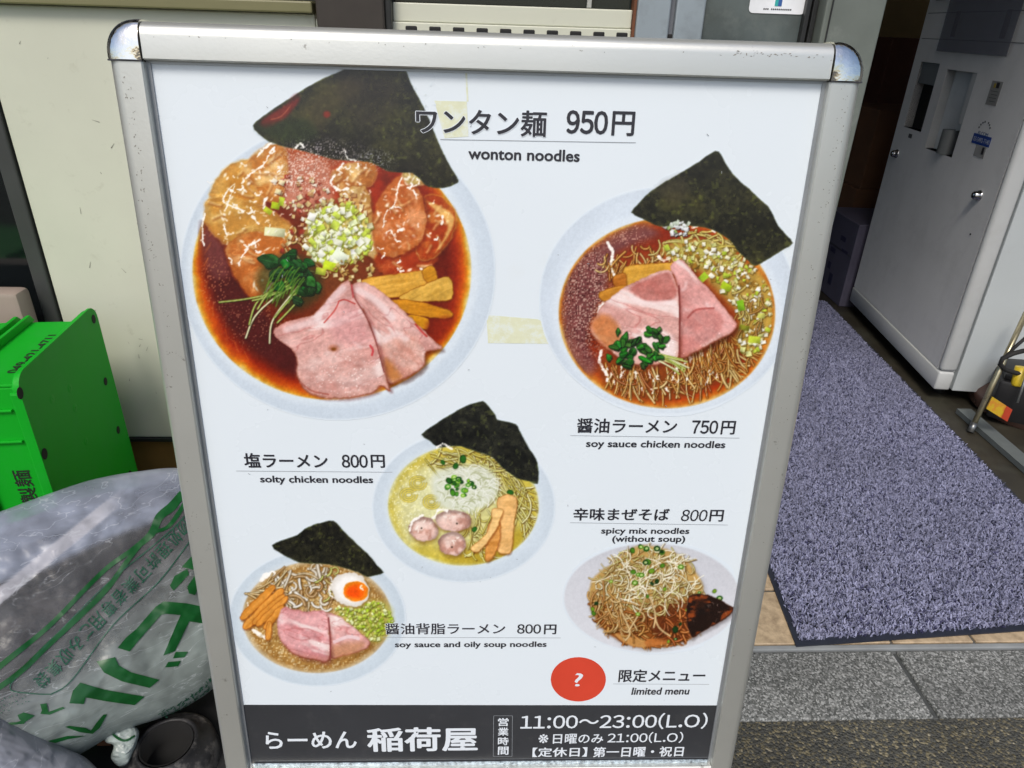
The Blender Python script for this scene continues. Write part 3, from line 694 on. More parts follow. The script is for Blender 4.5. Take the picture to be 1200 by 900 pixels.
c.poly([(350, 424), (380, 410), (420, 414), (440, 432), (443, 452), (420, 464), (388, 466), (364, 460), (352, 445)], lambda X, Y, d: mixc((188, 136, 124), (222, 186, 176), fbm(X*.6, Y*1.2, 5, 12, 3)), 6, .6)
c.poly([(392, 362), (412, 352), (428, 376), (436, 400), (400, 402), (386, 384)], (218, 166, 164), 9, .6)
for P, cc, w_ in (([(397, 353), (404, 351), (416, 356)], (196, 80, 74), .8), ([(380, 378), (392, 364), (397, 354)], (200, 96, 90), .9), ([(416, 350), (430, 373), (441, 402), (450, 436)], (150, 84, 76), .8), ([(434, 405), (437, 410), (436, 416)], (204, 80, 84), 1.3), ([(412, 334), (414, 348)], (190, 90, 90), 1.1), ([(487, 380), (494, 388), (500, 394)], (196, 76, 70), 1.2), ([(352, 448), (366, 458), (385, 462)], (176, 110, 96), 1)):
    c.stroke(P, w_, cc, .85, 0)
c.ell(391, 408, 6, 4, (186, 126, 100), 2, .8); c.ell(391, 409, 3, 2, (140, 84, 30), 1, .9)
for P in ([(336, 386), (356, 380), (374, 376)], [(372, 372), (388, 352), (402, 338)], [(420, 340), (440, 352), (460, 372)], [(452, 398), (464, 392), (476, 396)]): c.stroke(P, 4, (246, 232, 234), .45, 0, soft=3)
c.speck(lambda X, Y: sst(60, 20, np.hypot(X-400, (Y-440)*1.6)), (250, 236, 230), .05, 1.3, 17, .6)
# seaweed
N1 = catmull([(296.7, 147.3), (315, 131.7), (343, 113), (373, 95), (400, 83), (413, 76), (440, 70), (470, 72), (476, 84), (483, 100), (493, 119), (502, 138), (511, 160), (520, 180), (529, 197), (537, 211), (533, 216), (520, 220), (502, 219), (492, 210), (483, 203), (470, 202), (453, 200), (433, 190), (400, 188), (380, 184), (360, 178), (333, 172), (318, 167), (307, 160)], 3)
nori(c, N1, (54, 54, 40), (92, 90, 50), 3, (36, 34, 34))
c.poly([(352, 132), (378, 104), (408, 92), (424, 104), (398, 128), (376, 152), (360, 150)], (98, 88, 56), 9, .6)
c.poly([(306, 142), (330, 126), (350, 116), (342, 130), (332, 140), (312, 150)], (146, 46, 40), 3, .8); c.stroke([(318, 140), (330, 136), (342, 122)], .8, (190, 120, 90), .6, 0)
c.poly([(300, 148), (330, 142), (360, 140), (372, 160), (340, 168), (316, 160)], (44, 62, 34), 6, .6)
c.ell(383, 134, 4, 4, (160, 44, 30), 2, .7); c.ell(345, 118, 5, 8, (120, 44, 44), 3, .6, .6)
c.poly([(410, 76), (450, 76), (470, 110), (440, 150), (410, 140), (400, 100)], (70, 62, 50), 12, .5)
c.speck(lambda X, Y: sst(30, 6, np.hypot((X-438)*.8, (Y-188)*1.4)), (210, 210, 220), .2, 1.2, 21, .55)
c.speck(lambda X, Y: sst(46, 8, np.hypot((X-375)*.6, (Y-178)*2.0)), (220, 210, 210), .22, 1.2, 22, .65)
c.speck(lambda X, Y: sst(46, 10, np.hypot((X-355)*.9, (Y-203)*1.2)), (240, 224, 210), .30, 1.3, 23, .7)
c.speck(lambda X, Y: sst(60, 10, np.hypot(X-462, (Y-130)*.8)), (130, 130, 60), .03, 1.6, 24, .35)
squig(c, [(318, 168), (308, 176), (300, 186)], 1.2); squig(c, [(346, 174), (352, 168), (356, 172)], 1.4, .8); squig(c, [(404, 176), (408, 186), (418, 188)], 1, .8)
c.grain(5)
c.build('bowl_photograph', 'printed large bowl of dark red wonton noodles, top left of the poster')

# ---- soy sauce chicken noodles
c = Canvas(630, 170, 934, 488, .85)
rim(c, 782, 352, 149, 132, (203, 214, 225)); c.ell(782, 366, 134, 119, (222, 231, 238), 4, .5)
broth(c, 781.5, 367, 127, 111.5, [(0, (150, 90, 40)), (.6, (160, 74, 26)), (.84, (150, 52, 20)), (.92, (186, 84, 22)), (.97, (200, 124, 40)), (1.0, (212, 176, 110))], 9)
c.clip = sst(1.0, .97, np.hypot((c.X-781.5)/126, (c.Y-367)/110.5))
c.poly([(700, 285), (745, 262), (772, 275), (720, 300), (712, 340), (702, 360), (690, 400), (700, 430), (680, 440), (662, 405), (658, 350), (670, 310)], (136, 92, 96), 8, .8)
c.speck(lambda X, Y: sst(66, 20, np.hypot((X-688)*1.4, (Y-350)*.62)), (206, 176, 160), .30, 1.4, 31, .75)
c.speck(lambda X, Y: sst(66, 20, np.hypot((X-688)*1.4, (Y-350)*.62)), (90, 40, 40), .24, 1.4, 32, .7)
c.speck(lambda X, Y: sst(36, 10, np.hypot((X-735), (Y-272)*1.4)), (214, 170, 150), .22, 1.3, 33, .7)
NC = [(222, 176, 96), (206, 146, 58), (232, 200, 130), (190, 120, 40)]
noodles(c, 60, inpoly([(705, 300), (750, 285), (790, 280), (800, 300), (770, 312), (720, 318)]), (10, 26), 1.5, NC, (.9, 1.4), .5, .4)
noodles(c, 70, inpoly([(770, 280), (830, 268), (860, 290), (850, 310), (800, 305)]), (14, 34), .3, [(226, 206, 110), (206, 180, 70), (214, 196, 120)], (1, 1.5), .5, .4)
c.poly([(704, 422), (740, 420), (790, 425), (850, 392), (868, 402), (850, 440), (810, 462), (760, 470), (712, 455)], (150, 84, 30), 5, .8)
noodles(c, 120, inpoly([(705, 422), (740, 420), (790, 420), (850, 390), (862, 400), (845, 425), (810, 442), (760, 446), (715, 440)]), (20, 40), 1.45, [(226, 178, 96), (212, 150, 60), (238, 206, 136), (190, 116, 40), (170, 90, 30)], (.8, 1.4), .5, .5, .5, .28)
for _ in range(40): x, y = inpoly([(710, 430), (850, 400), (840, 440), (760, 458), (715, 448)])(); squig(c, [(x, y), (x+rs.uniform(-1, 1), y+rs.uniform(3, 7))], .6, .75)
noodles(c, 50, inpoly([(840, 390), (870, 400), (880, 420), (850, 440), (835, 420)]), (14, 30), .9, NC, (1, 1.5), .5)
c.poly([(775, 290), (810, 280), (850, 290), (880, 312), (903, 335), (907, 372), (896, 400), (880, 416), (862, 396), (866, 370), (842, 342), (815, 315), (790, 306)], (196, 186, 100), 6, .75)
c.chips(300, inpoly([(778, 292), (812, 280), (852, 292), (882, 312), (903, 335), (906, 372), (896, 402), (878, 416), (862, 400), (868, 372), (842, 338), (815, 312), (790, 306)]), (1.3, 3.4), [(246, 244, 226), (236, 232, 200), (226, 226, 160), (196, 212, 80), (220, 200, 140), (180, 140, 60), (250, 250, 240)], .95, (110, 84, 20))
c.chips(26, inell(792, 268, 16, 9), (1.6, 3.2), [(236, 236, 236), (214, 222, 226), (170, 190, 120)], .95, (40, 30, 30))
noodles(c, 22, inpoly([(862, 340), (895, 340), (900, 380), (870, 390)]), (10, 22), 2, [(200, 176, 90), (190, 140, 60)], (.9, 1.3), .6)
for q in ((823, 326, 7, 4, 2.4, (178, 204, 60)), (851, 336, 6, 4, .5, (186, 206, 50)), (868, 358, 6, 4, 1.4, (150, 196, 50)), (884, 398, 7, 4, .1, (206, 216, 80)), (872, 384, 6, 3, .2, (150, 150, 50)), (892, 370, 4, 3, .1, (214, 212, 120))): c.chip(*q[:5], q[5])
for P in ([(712, 284), (718, 296), (716, 312), (724, 330)], [(708, 352), (702, 364), (700, 376)], [(705, 410), (703, 424), (712, 440)], [(772, 300), (778, 306), (786, 300)], [(812, 266), (826, 264), (838, 272)]): squig(c, P, 1.8, .8)
menma(c, [(732, 313), (760, 309), (788, 307), (790, 316), (762, 326), (733, 336)], (214, 168, 74)); menma(c, [(719, 324), (733, 320), (733, 336), (720, 334)], (196, 130, 50)); menma(c, [(703, 342), (733, 334), (728, 345), (708, 353)], (206, 150, 62))
c.clip[:] = 1
BL = [(691, 384), (698, 370), (705, 358), (718, 346), (733, 336), (752, 326), (773, 318), (786, 317), (793, 335), (796, 352), (797, 385), (796, 416), (785, 424), (756, 429), (730, 423), (714, 411), (702, 402), (693, 392)]
BR = [(785, 312), (797, 304), (806, 310), (813, 319), (830, 338), (847, 358), (856, 370), (864, 381), (858, 390), (842, 398), (822, 410), (802, 419), (796, 416), (795, 380), (796, 352), (792, 330)]
shadow(c, BR, 3, 4); meat(c, BR, seed=51, a=(230, 186, 180), b=(208, 146, 138), vec=(.7, .6))
c.poly([(800, 372), (815, 362), (838, 362), (848, 378), (836, 396), (806, 412), (799, 400)], lambda X, Y, d: mixc((192, 126, 118), (216, 160, 152), fbm(X, Y, 7, 5, 3)), 3, .75)
shadow(c, BL, 2, 3, (110, 40, 30)); meat(c, BL, seed=55, vec=(.9, .3))
c.poly([(738, 338), (775, 320), (787, 322), (793, 346), (775, 354), (756, 352)], lambda X, Y, d: mixc((196, 122, 112), (176, 104, 92), fbm(X, Y, 8, 4, 3)), 3, .75)
c.poly([(692, 384), (704, 368), (722, 378), (728, 400), (712, 408)], (202, 132, 72), 5, .75)
c.stroke([(795.6, 335), (796.5, 370), (796, 414)], 1, (140, 70, 66), .9, 0); c.stroke([(806, 372), (816, 363), (836, 361)], 1.2, (176, 96, 90), .7, 0)
c.stroke([(740, 350), (756, 355), (790, 354)], 2.6, (246, 226, 224), .6, 0, soft=2)
for _ in range(13):
    a = rs.uniform(.35, 1.1); x, y = 756+rs.uniform(-14, 14), 412+rs.uniform(-6, 6)
    P = [(x, y), (x+22*math.cos(a*.6), y+20*math.sin(a*.6)), (x+46*math.cos(a*.7), y+38*math.sin(a*.7))]; c.stroke(np.array(P)+.8, .9, (80, 60, 20), .4, 0); c.stroke(P, .9, [(206, 214, 130), (180, 196, 90), (236, 232, 190)][rs.randint(3)], .95, .3, .3)
INL = inpoly([(710, 415), (722, 386), (740, 394), (768, 384), (786, 392), (780, 414), (755, 430), (722, 428)])
for _ in range(44):
    x, y = INL() if True else inpoly([(712, 415), (728, 388), (742, 398), (768, 386), (784, 394), (778, 412), (755, 426), (728, 424)])(); leaf(c, x, y, rs.uniform(4, 8), rs.uniform(2.6, 4.6), rs.uniform(0, 3.1), (36+rs.randint(24), 82+rs.randint(44), 36))
nori(c, catmull([(739.5, 249), (750, 237), (761.6, 225), (778, 214), (795.6, 204), (818, 190), (838, 177), (845, 181), (850, 191), (858, 202.5), (868, 213), (878, 221), (890, 233), (900.5, 242), (907, 254), (912, 265), (921, 275), (929, 284.6), (917, 293), (906, 300), (896, 306), (885, 311.5), (878, 307), (872, 301.6), (864, 293), (858, 284.6), (850, 278), (841, 272), (827, 267), (812.6, 265), (796, 263), (778.6, 266), (770, 265), (761.6, 260.6), (750, 255)], 2), (60, 60, 42), (96, 92, 52), 7, (42, 42, 32))
c.poly([(770, 222), (800, 206), (806, 226), (790, 240)], (92, 84, 66), 8, .45)
c.speck(lambda X, Y: sst(44, 10, np.hypot(X-850, Y-250)), (110, 114, 50), .03, 1.8, 41, .35)
c.chips(14, inell(797, 264, 13, 7), (1.6, 3), [(236, 238, 240), (206, 216, 200)], .95)
c.grain(5); c.build('bowl_photograph', 'printed bowl of soy sauce chicken noodles, upper right of the poster')

# ---- salt chicken noodles
c = Canvas(434, 466, 652, 684, .8)
rim(c, 543.5, 594, 106, 87, (199, 211, 221)); c.ell(543, 592, 92, 75, (214, 224, 226), 3, .5)
broth(c, 543, 592, 88.5, 71, [(0, (206, 200, 140)), (.6, (214, 208, 150)), (.85, (204, 188, 96)), (.95, (206, 190, 90)), (1.0, (214, 210, 160))], 13, 9)
c.clip = sst(1.01, .98, np.hypot((c.X-543)/88, (c.Y-592)/70.5))
c.poly([(462, 590), (475, 560), (510, 545), (520, 600), (480, 640)], (222, 220, 180), 10, .7)
c.poly([(520, 655), (560, 662), (600, 648), (615, 620), (560, 640)], (186, 160, 50), 8, .6)
c.speck(lambda X, Y: sst(50, 20, np.hypot((X-490), (Y-580)*.7)), (240, 238, 206), .14, 1.5, 51, .6)
NY = [(222, 212, 120), (236, 230, 168), (206, 192, 86), (226, 220, 140)]
noodles(c, 70, inpoly([(500, 530), (545, 522), (590, 545), (585, 560), (540, 545), (505, 548)]), (16, 42), .3, NY, (.8, 1.2), .6, .4, .45)
noodles(c, 80, inpoly([(580, 545), (610, 562), (625, 590), (618, 620), (600, 600), (575, 575)]), (16, 38), 1.1, NY, (.8, 1.2), .4, .4, .45)
noodles(c, 40, inpoly([(545, 600), (580, 595), (575, 640), (550, 640)]), (14, 30), 1.4, NY, (.8, 1.1), .7, .4, .4)
for cx_, cy_ in ((490, 566), (479, 580), (506, 588)):
    for r in (10, 7, 4): c.stroke([(cx_+r*math.cos(t), cy_+r*.8*math.sin(t)) for t in np.linspace(0, 5.6, 9)], 1, (220, 200, 80), .85, .4, .3)
c.poly([(506, 560), (525, 548), (560, 546), (580, 556), (582, 580), (562, 596), (535, 600), (512, 588)], (214, 220, 204), 5, .85)
for _ in range(90):
    x, y = inell(542, 572, 34, 24)(); a = rs.uniform(-1, 1); c.stroke([(x, y), (x+8*math.cos(a), y+8*math.sin(a)), (x+15*math.cos(a+.5), y+15*math.sin(a+.5))], .6, (240, 242, 232) if rs.rand() < .65 else (186, 190, 150), .7, .1)
def ring(x, y, r, f=1., col=(52, 116, 40)):
    if f > .5: c.ell(x, y, r, r*.8, col, .7, .95, rs.uniform(0, 3), edge=np.array(col)*.6, ew=.4)
    else: c.ell(x, y, r, r*.8, col, .6, .95); c.ell(x, y, r*.5, r*.4, (200, 214, 150), .5, .9)
for _ in range(30): x, y = inell(541, 569, 17, 13)(); ring(x, y, rs.uniform(2, 4.3), rs.rand(), [(48, 108, 38), (90, 156, 50), (34, 84, 34), (140, 190, 60)][rs.randint(4)])
for q in ((542.5, 538, 5), (534, 546, 4), (598, 577, 4), (556, 620, 3.4), (519, 541.7, 3)): ring(*q, .8)
def ball(x, y, rx, ry, rot, sd_):
    def cf(X, Y, r):
        n = fbm(X, Y, 7, sd_, 4); b_ = mixc((230, 198, 186), (202, 158, 142), sst(.4, .7, n)); b_ = b_+(np.array([246, 230, 220])-b_)*(sst(.9, .1, np.hypot((X-x+rx*.25)/rx, (Y-y+ry*.35)/ry))[..., None])*.5
        return b_*(1-.22*sst(.65, 1.05, np.hypot((X-x)/rx, (Y-y-2)/ry))[..., None])
    c.ell(x+1, y+3, rx, ry, (140, 110, 50), 3, .6, rot); c.ell(x, y, rx, ry, cf, .9, 1, rot)
    sparkle(c, 6, inell(x-3, y-4, rx*.6, ry*.5), .6, (.4, .9)); c.ell(x+rs.uniform(-6, 6), y+rs.uniform(-4, 4), 1.1, 1, (60, 50, 40), .5, .9)
ball(496.5, 620, 17.5, 14.5, .2, 5); ball(531, 610, 21.5, 12.5, .05, 6); ball(530, 637, 16.5, 14, .1, 7)
squig(c, [(480, 622), (484, 610), (496, 604)], 1.4, .8); squig(c, [(508, 607), (514, 598), (524, 598)], 1.4, .8)
c.clip[:] = 1
MC = dict(col=(230, 188, 128), edge=(190, 140, 80))
menma(c, [(584, 583), (605, 582), (603, 612), (599, 645), (591, 649), (582, 644), (583, 612)], **MC); menma(c, [(573, 614), (586, 612), (584, 640), (574, 657), (568, 652)], (216, 160, 90), (190, 130, 70)); menma(c, [(577, 596), (589.5, 597), (586, 610), (580, 622), (562, 646), (551, 642), (568, 628), (575, 612)], (236, 200, 140), (200, 150, 90))
nori(c, catmull([(494, 509), (507, 499), (522, 489), (534, 482), (546.7, 475), (557, 472), (566, 470), (573, 476), (577, 481), (580.6, 486), (583, 491.7), (594, 494), (605, 497), (608, 502), (610.6, 508), (616, 518), (621.7, 528), (626, 534), (630, 541.7), (631, 554), (630, 566.7), (620, 564), (608, 561), (598, 555), (588, 547), (577, 536), (570, 533), (563, 530.6), (552, 527), (541, 522.8), (526, 523), (513, 523.6), (503, 516)], 2), (50, 52, 46), (66, 66, 54), 11, (38, 40, 36))
squig(c, [(512, 524), (520, 520), (530, 527)], 1.2, .8); c.grain(4); c.build('bowl_photograph', 'printed bowl of pale salt chicken noodles with three meatballs, middle of the poster')

# ---- soy sauce and oily soup noodles
c = Canvas(266, 606, 480, 808, .8)
rim(c, 372, 724, 102.5, 79, (196, 209, 219)); c.ell(371, 722, 91, 69, (214, 222, 226), 3, .5)
broth(c, 371.5, 723, 87.5, 65.5, [(0, (196, 168, 116)), (.7, (192, 156, 96)), (.9, (176, 136, 76)), (1.0, (206, 190, 160))], 17, 13)
c.speck(lambda X, Y: sst(1., .85, np.hypot((X-371)/88, (Y-723)/66)), (232, 214, 172), .2, 1.6, 61, .6)
c.speck(lambda X, Y: sst(1., .85, np.hypot((X-371)/88, (Y-723)/66)), (140, 100, 50), .16, 1.6, 62, .5)
for _ in range(110):
    a = rs.uniform(0, 6.28); r = rs.uniform(.72, .97); x, y = 371+87*r*math.cos(a), 723+65*r*math.sin(a); c.ell(x, y, rs.uniform(1, 2.8), rs.uniform(.8, 2), (236, 222, 190), .6, .6); c.ell(x+.3, y+.3, rs.uniform(.5, 1.4), .8, (176, 140, 84), .5, .6)
squig(c, [(306, 680), (312, 674), (320, 672)], 3, .75); squig(c, [(290, 706), (294, 716), (288, 722)], 1.5, .8); squig(c, [(296, 738), (306, 744), (312, 748)], 2.4, .6)
noodles(c, 90, inpoly([(310, 684), (350, 662), (395, 668), (392, 700), (388, 712), (340, 706), (312, 700)]), (10, 24), .7, [(226, 216, 196), (240, 236, 224), (206, 186, 150), (196, 160, 110)], (1.1, 1.9), .7, .35, .35, 1)
noodles(c, 16, inpoly([(284, 694), (320, 686), (322, 700), (290, 700)]), (14, 30), -.15, [(216, 186, 130), (226, 206, 160)], (.9, 1.5), .2)
noodles(c, 24, inell(388, 682, 14, 14), (8, 18), 1, [(214, 190, 120), (190, 140, 80), (200, 200, 110)], (.9, 1.4), 1)
c.poly([(396, 716), (425, 706), (452, 706), (460, 724), (452, 746), (436, 752), (415, 735)], (186, 184, 96), 6, .8)
c.chips(190, inpoly([(392, 712), (415, 712), (440, 704), (456, 716), (458, 738), (440, 750), (424, 740), (408, 728)]), (1, 2.4), [(206, 220, 110), (180, 206, 60), (236, 240, 190), (224, 226, 150), (196, 210, 90)], .95, (120, 120, 40))
c.ell(412, 692, 23.5, 20.5, (150, 120, 70), 2, .6, .3); c.ell(410.5, 690.5, 22.5, 19.5, lambda X, Y, r: mixc((246, 244, 240), (222, 216, 206), sst(.6, 1, r)), .8, 1, .3)
c.ell(417, 692.7, 14.6, 12, lambda X, Y, r: mixc((240, 120, 20), (232, 150, 40), sst(.5, 1, r))+(fbm(X, Y, 6, 3)[..., None]-.5)*30, .8); c.ell(414, 694, 8, 6, (236, 96, 16), 3, .8); squig(c, [(422, 688), (426, 691)], 1.4, .8)
squig(c, [(388, 684), (386, 694), (392, 702)], 1.2, .7)
for a, b, w_ in (((318, 690), (286, 722), 4), ((328, 694), (290, 732), 4.6), ((330, 700), (300, 728), 3.8), ((334, 702), (304, 730), 3.4), ((330, 712), (312, 734), 3.4), ((316, 730), (314, 748), 2.8)):
    a, b = np.array(a, float), np.array(b, float); d = _n(b-a); n = np.array([-d[1], d[0]])*w_; menma(c, [a+n, b+n, b-n, a-n], (222, 160, 76), (186, 116, 40), seed=rs.randint(99))
B4 = [(332, 712), (345, 714), (358.7, 716), (378.7, 715), (384, 722), (386, 740), (387, 774), (366.7, 772.7), (352, 770), (340, 763), (328, 750), (325, 735), (325, 726)]
B5 = [(381, 718), (398.7, 723), (410, 731), (420, 739), (434, 752), (430, 760), (418, 765), (404, 768), (388, 771), (387, 745)]
shadow(c, B5, 2, 3, (130, 90, 40)); meat(c, B5, seed=71, a=(232, 188, 184)); c.poly([(392, 756), (425, 752), (420, 764), (392, 770)], (200, 150, 110), 5, .7)
shadow(c, B4, 2, 3, (130, 70, 60)); meat(c, B4, seed=74, a=(230, 184, 182), b=(206, 144, 144))
c.stroke([(385, 724), (387, 748), (387, 773)], .9, (150, 80, 80), .9, 0); c.stroke([(392, 752), (408, 746), (420, 748)], 2, (240, 220, 224), .6, 0)
nori(c, catmull([(319, 639), (333, 632), (348, 627), (357, 620), (366.7, 615), (378, 612), (391, 610), (398, 617), (404, 623), (412, 631), (420, 639), (428, 646), (434.7, 652.7), (442, 662), (450, 671), (440, 674), (430.7, 676), (420, 671), (409, 667), (393, 663), (377, 660.7), (364, 660), (350.7, 658.8), (338, 653), (326.7, 647)], 2), (52, 52, 38), (76, 74, 44), 15, (38, 38, 32))
c.speck(lambda X, Y: sst(40, 10, np.hypot(X-385, (Y-640)*1.4)), (100, 96, 46), .03, 1.6, 71, .35)
c.grain(4); c.build('bowl_photograph', 'printed bowl of oily soy noodles with half an egg, lower left of the poster')

# ---- spicy mix noodles
def CLP(c):
    P = catmull([(688, 676), (700, 660), (718, 650), (736, 641), (752, 635), (770, 635), (790, 642), (810, 652), (824, 668), (832, 690), (828, 712), (818, 744), (800, 754), (778, 760), (752, 762), (728, 756), (704, 740), (690, 722), (684, 700)], 3)
    d = c.sdf((slice(None), slice(None)), P); return sst(2.5, -2.5, d+(fbm(c.X, c.Y, 8, 4, 3)-.5)*12)
c = Canvas(656, 632, 872, 770, .8)
rim(c, 764, 700.3, 103, 63.5, (205, 207, 213), fade=6); c.ell(765, 695, 90, 52, (196, 197, 204), 12, .5); c.ell(768, 742, 52, 18, (222, 224, 228), 8, .7)
MD = [(692, 684), (700, 672), (718, 660), (728, 650), (737, 644), (751, 639), (765, 640), (780, 643), (795, 650), (806, 658), (817, 672), (824, 689), (822, 705), (812, 744), (800, 750), (782, 756), (758, 759), (740, 756), (724, 750), (706, 736), (695, 720), (690, 700)]
c.poly(np.array(MD)+np.array([2, 3]), (150, 146, 146), 6, .6)
c.poly(MD, lambda X, Y, d: mixc((196, 164, 104), (150, 92, 40), sst(690, 745, Y+(fbm(X, Y, 14, 3)-.5)*40)), 2.5)
c.clip = CLP(c); inm = inpoly(MD); low = inpoly([(695, 705), (730, 712), (770, 720), (812, 715), (808, 742), (782, 754), (758, 757), (726, 748), (704, 732)])
noodles(c, 110, low, (12, 30), .1, [(196, 130, 56), (176, 104, 36), (214, 160, 84), (150, 84, 30), (206, 170, 110)], (1, 1.7), .8, .3, .5, 1)
c.poly([(720, 742), (745, 748), (760, 752), (755, 758), (735, 755)], (206, 160, 100), 1.5, .9); c.poly([(757, 750), (775, 748), (785, 752), (770, 757), (758, 757)], (196, 130, 70), 1.5, .9)
c.poly([(775, 708), (806, 704), (816, 722), (812, 746), (790, 752), (768, 744), (762, 726)], (112, 54, 20), 6, .75)
noodles(c, 26, inpoly([(770, 710), (808, 708), (808, 742), (780, 748)]), (10, 24), 1, [(190, 104, 40), (150, 76, 26), (206, 130, 60)], (1, 1.7), .8, .35, .5, .8)
top = inpoly([(700, 680), (720, 660), (745, 645), (785, 648), (812, 668), (820, 690), (790, 705), (760, 712), (720, 712), (698, 705)])
noodles(c, 260, top, (10, 28), .6, [(226, 212, 160), (212, 190, 130), (240, 234, 200), (190, 160, 100), (206, 196, 120)], (.55, .95), 1.1, .3, .35, 1.6)
noodles(c, 60, inpoly([(694, 690), (712, 680), (730, 700), (735, 735), (710, 728), (698, 715)]), (12, 30), 1.2, [(214, 170, 100), (196, 146, 84), (226, 196, 140)], (.7, 1.1), .6, .3, .4, .7)
for _ in range(46):
    x, y = top(); a = rs.uniform(0, 6.28); k = rs.uniform(-1.2, 1.2); P = []
    for i in range(5): P.append((x, y)); x += 6*math.cos(a); y += 5*math.sin(a); a += k/1.6
    c.stroke(P, .55, (250, 246, 226), .85, .1)
c.clip[:] = 1
for P in ([(727, 714), (738, 740), (733, 750)], [(736, 740), (748, 720), (756, 700)], [(767, 720), (772, 735), (785, 745)], [(762, 700), (768, 720), (766, 735)]): c.stroke(P, 1.2, (222, 196, 150), .9, .3)
for _ in range(36):
    x, y = [(751, 641), (758, 643), (770, 642), (776, 646), (740, 645), (758, 658), (798, 663), (775, 664), (764, 668), (748, 672), (716, 682), (741, 670), (752, 675), (764, 684), (770, 680), (760, 700), (748, 718), (698, 706), (694, 714), (696, 720), (820, 695), (838, 694), (842, 700), (796, 731), (792, 738), (784, 752), (790, 749), (806, 716), (744, 684), (780, 690)][_ % 30]
    ring(x+rs.uniform(-1.5, 1.5), y+rs.uniform(-1.5, 1.5), rs.uniform(2, 4.2), rs.rand(), [(52, 104, 36), (92, 140, 40), (130, 166, 50), (34, 76, 30)][rs.randint(4)])
MT = [(808, 698), (822, 696), (838, 700), (852, 708), (860, 713), (854, 722), (838, 732), (820, 742), (811, 746), (806, 732), (805, 714)]
shadow(c, MT, 1, 3, (120, 110, 110), .6)
c.poly(MT, lambda X, Y, d: mixc((44, 24, 18), (156, 84, 40), sst(.45, .62, fbm(X*.8, Y*1.3, 14, 8, 4)+sst(815, 850, X)*.12-.03)), 1, edge=(60, 30, 16), ew=2)
c.ell(822, 712, 8, 9, (36, 22, 20), 4, .8); sparkle(c, 8, inpoly(MT), .35, (.4, .8))
c.grain(4); c.build('bowl_photograph', 'printed plate of spicy mix noodles without soup, lower right of the poster')
# ------------------------------------------------------------------ setting: road, kerb, tiled step, facade, shop room
def struct(o): o['kind'] = 'structure'; return o
def speckle_mat(name, cols, scale, rough=.8, bump=.4, bdist=.002, big=None, voro=True, vs2=.35):
    M = bpy.data.materials.new(name); M.use_nodes = True; N, L = M.node_tree.nodes, M.node_tree.links; b = N['Principled BSDF']
    tc = N.new('ShaderNodeTexCoord'); v = N.new('ShaderNodeTexVoronoi'); v.inputs['Scale'].default_value = scale; L.new(tc.outputs['Object'], v.inputs['Vector'])
    nz = N.new('ShaderNodeTexNoise'); nz.inputs['Scale'].default_value = scale*vs2; nz.inputs['Detail'].default_value = 5; L.new(tc.outputs['Object'], nz.inputs['Vector'])
    wn_ = N.new('ShaderNodeTexWhiteNoise'); wn_.noise_dimensions = '3D'; L.new(v.outputs['Color'], wn_.inputs['Vector'])
    cr = N.new('ShaderNodeValToRGB'); cr.color_ramp.interpolation = 'LINEAR'
    for i, (p, c) in enumerate(cols):
        e = cr.color_ramp.elements[i] if i < 2 else cr.color_ramp.elements.new(p)
        e.position = p; e.color = (*c, 1)
    ad = N.new('ShaderNodeMath'); ad.operation = 'MULTIPLY_ADD'; ad.inputs[1].default_value = .7; L.new(wn_.outputs[0], ad.inputs[0])
    mm = N.new('ShaderNodeMath'); mm.operation = 'MULTIPLY'; mm.inputs[1].default_value = .3; L.new(nz.outputs[0], mm.inputs[0]); L.new(mm.outputs[0], ad.inputs[2]); L.new(ad.outputs[0], cr.inputs[0])
    bigN = N.new('ShaderNodeTexNoise'); bigN.inputs['Scale'].default_value = 5; bigN.inputs['Detail'].default_value = 8; L.new(tc.outputs['Object'], bigN.inputs['Vector'])
    mr = N.new('ShaderNodeMapRange'); mr.inputs[1].default_value = .3; mr.inputs[2].default_value = .7; mr.inputs[3].default_value = .72; mr.inputs[4].default_value = 1.15; L.new(bigN.outputs[0], mr.inputs[0])
    mu = N.new('ShaderNodeVectorMath'); mu.operation = 'SCALE'; L.new(cr.outputs[0], mu.inputs[0]); L.new(mr.outputs[0], mu.inputs['Scale']); L.new(mu.outputs[0], b.inputs['Base Color'])
    b.inputs['Roughness'].default_value = rough; b.inputs['Specular IOR Level'].default_value = .3
    bp = N.new('ShaderNodeBump'); bp.inputs['Strength'].default_value = bump; bp.inputs['Distance'].default_value = bdist; bp.invert = True
    L.new(v.outputs['Distance'], bp.inputs['Height']); L.new(bp.outputs[0], b.inputs['Normal']); return M
asphalt = speckle_mat('worn_asphalt', [(0, (.045, .047, .045)), (.5, (.075, .076, .068)), (.66, (.09, .085, .065)), (.80, (.19, .165, .10)), (.92, (.34, .31, .24))], 230, .85, .9, .004)
granite = speckle_mat('flamed_granite', [(0, (.028, .03, .03)), (.3, (.095, .10, .095)), (.6, (.18, .185, .18)), (.88, (.38, .39, .38))], 330, .8, .5, .0012)
mortar = mat('grey_mortar', (.15, .16, .16), .9, 0, .2, 30, .4, 200, dirt=(.06, .07, .07), dscale=12, damt=.6)
tile_m = mat('cream_floor_tile', (.50, .385, .25), .45, 0, .12, 25, .15, 120, dirt=(.22, .16, .10), dscale=34, damt=.8, dlo=.42, dhi=.66)
def sheet(name, x0, x1, y0, y1, z, m_): return struct(MB().quad((x0, y0, z), (x1, y0, z), (x1, y1, z), (x0, y1, z)).build(name, m_))
KY0, KY1 = .795, .945
sheet('road', -200, 200, -200, KY0, 0, asphalt)
slab = struct(MB().box((-60, KY0, -.2), (60, 40, -.004)).build('step_slab', mortar))
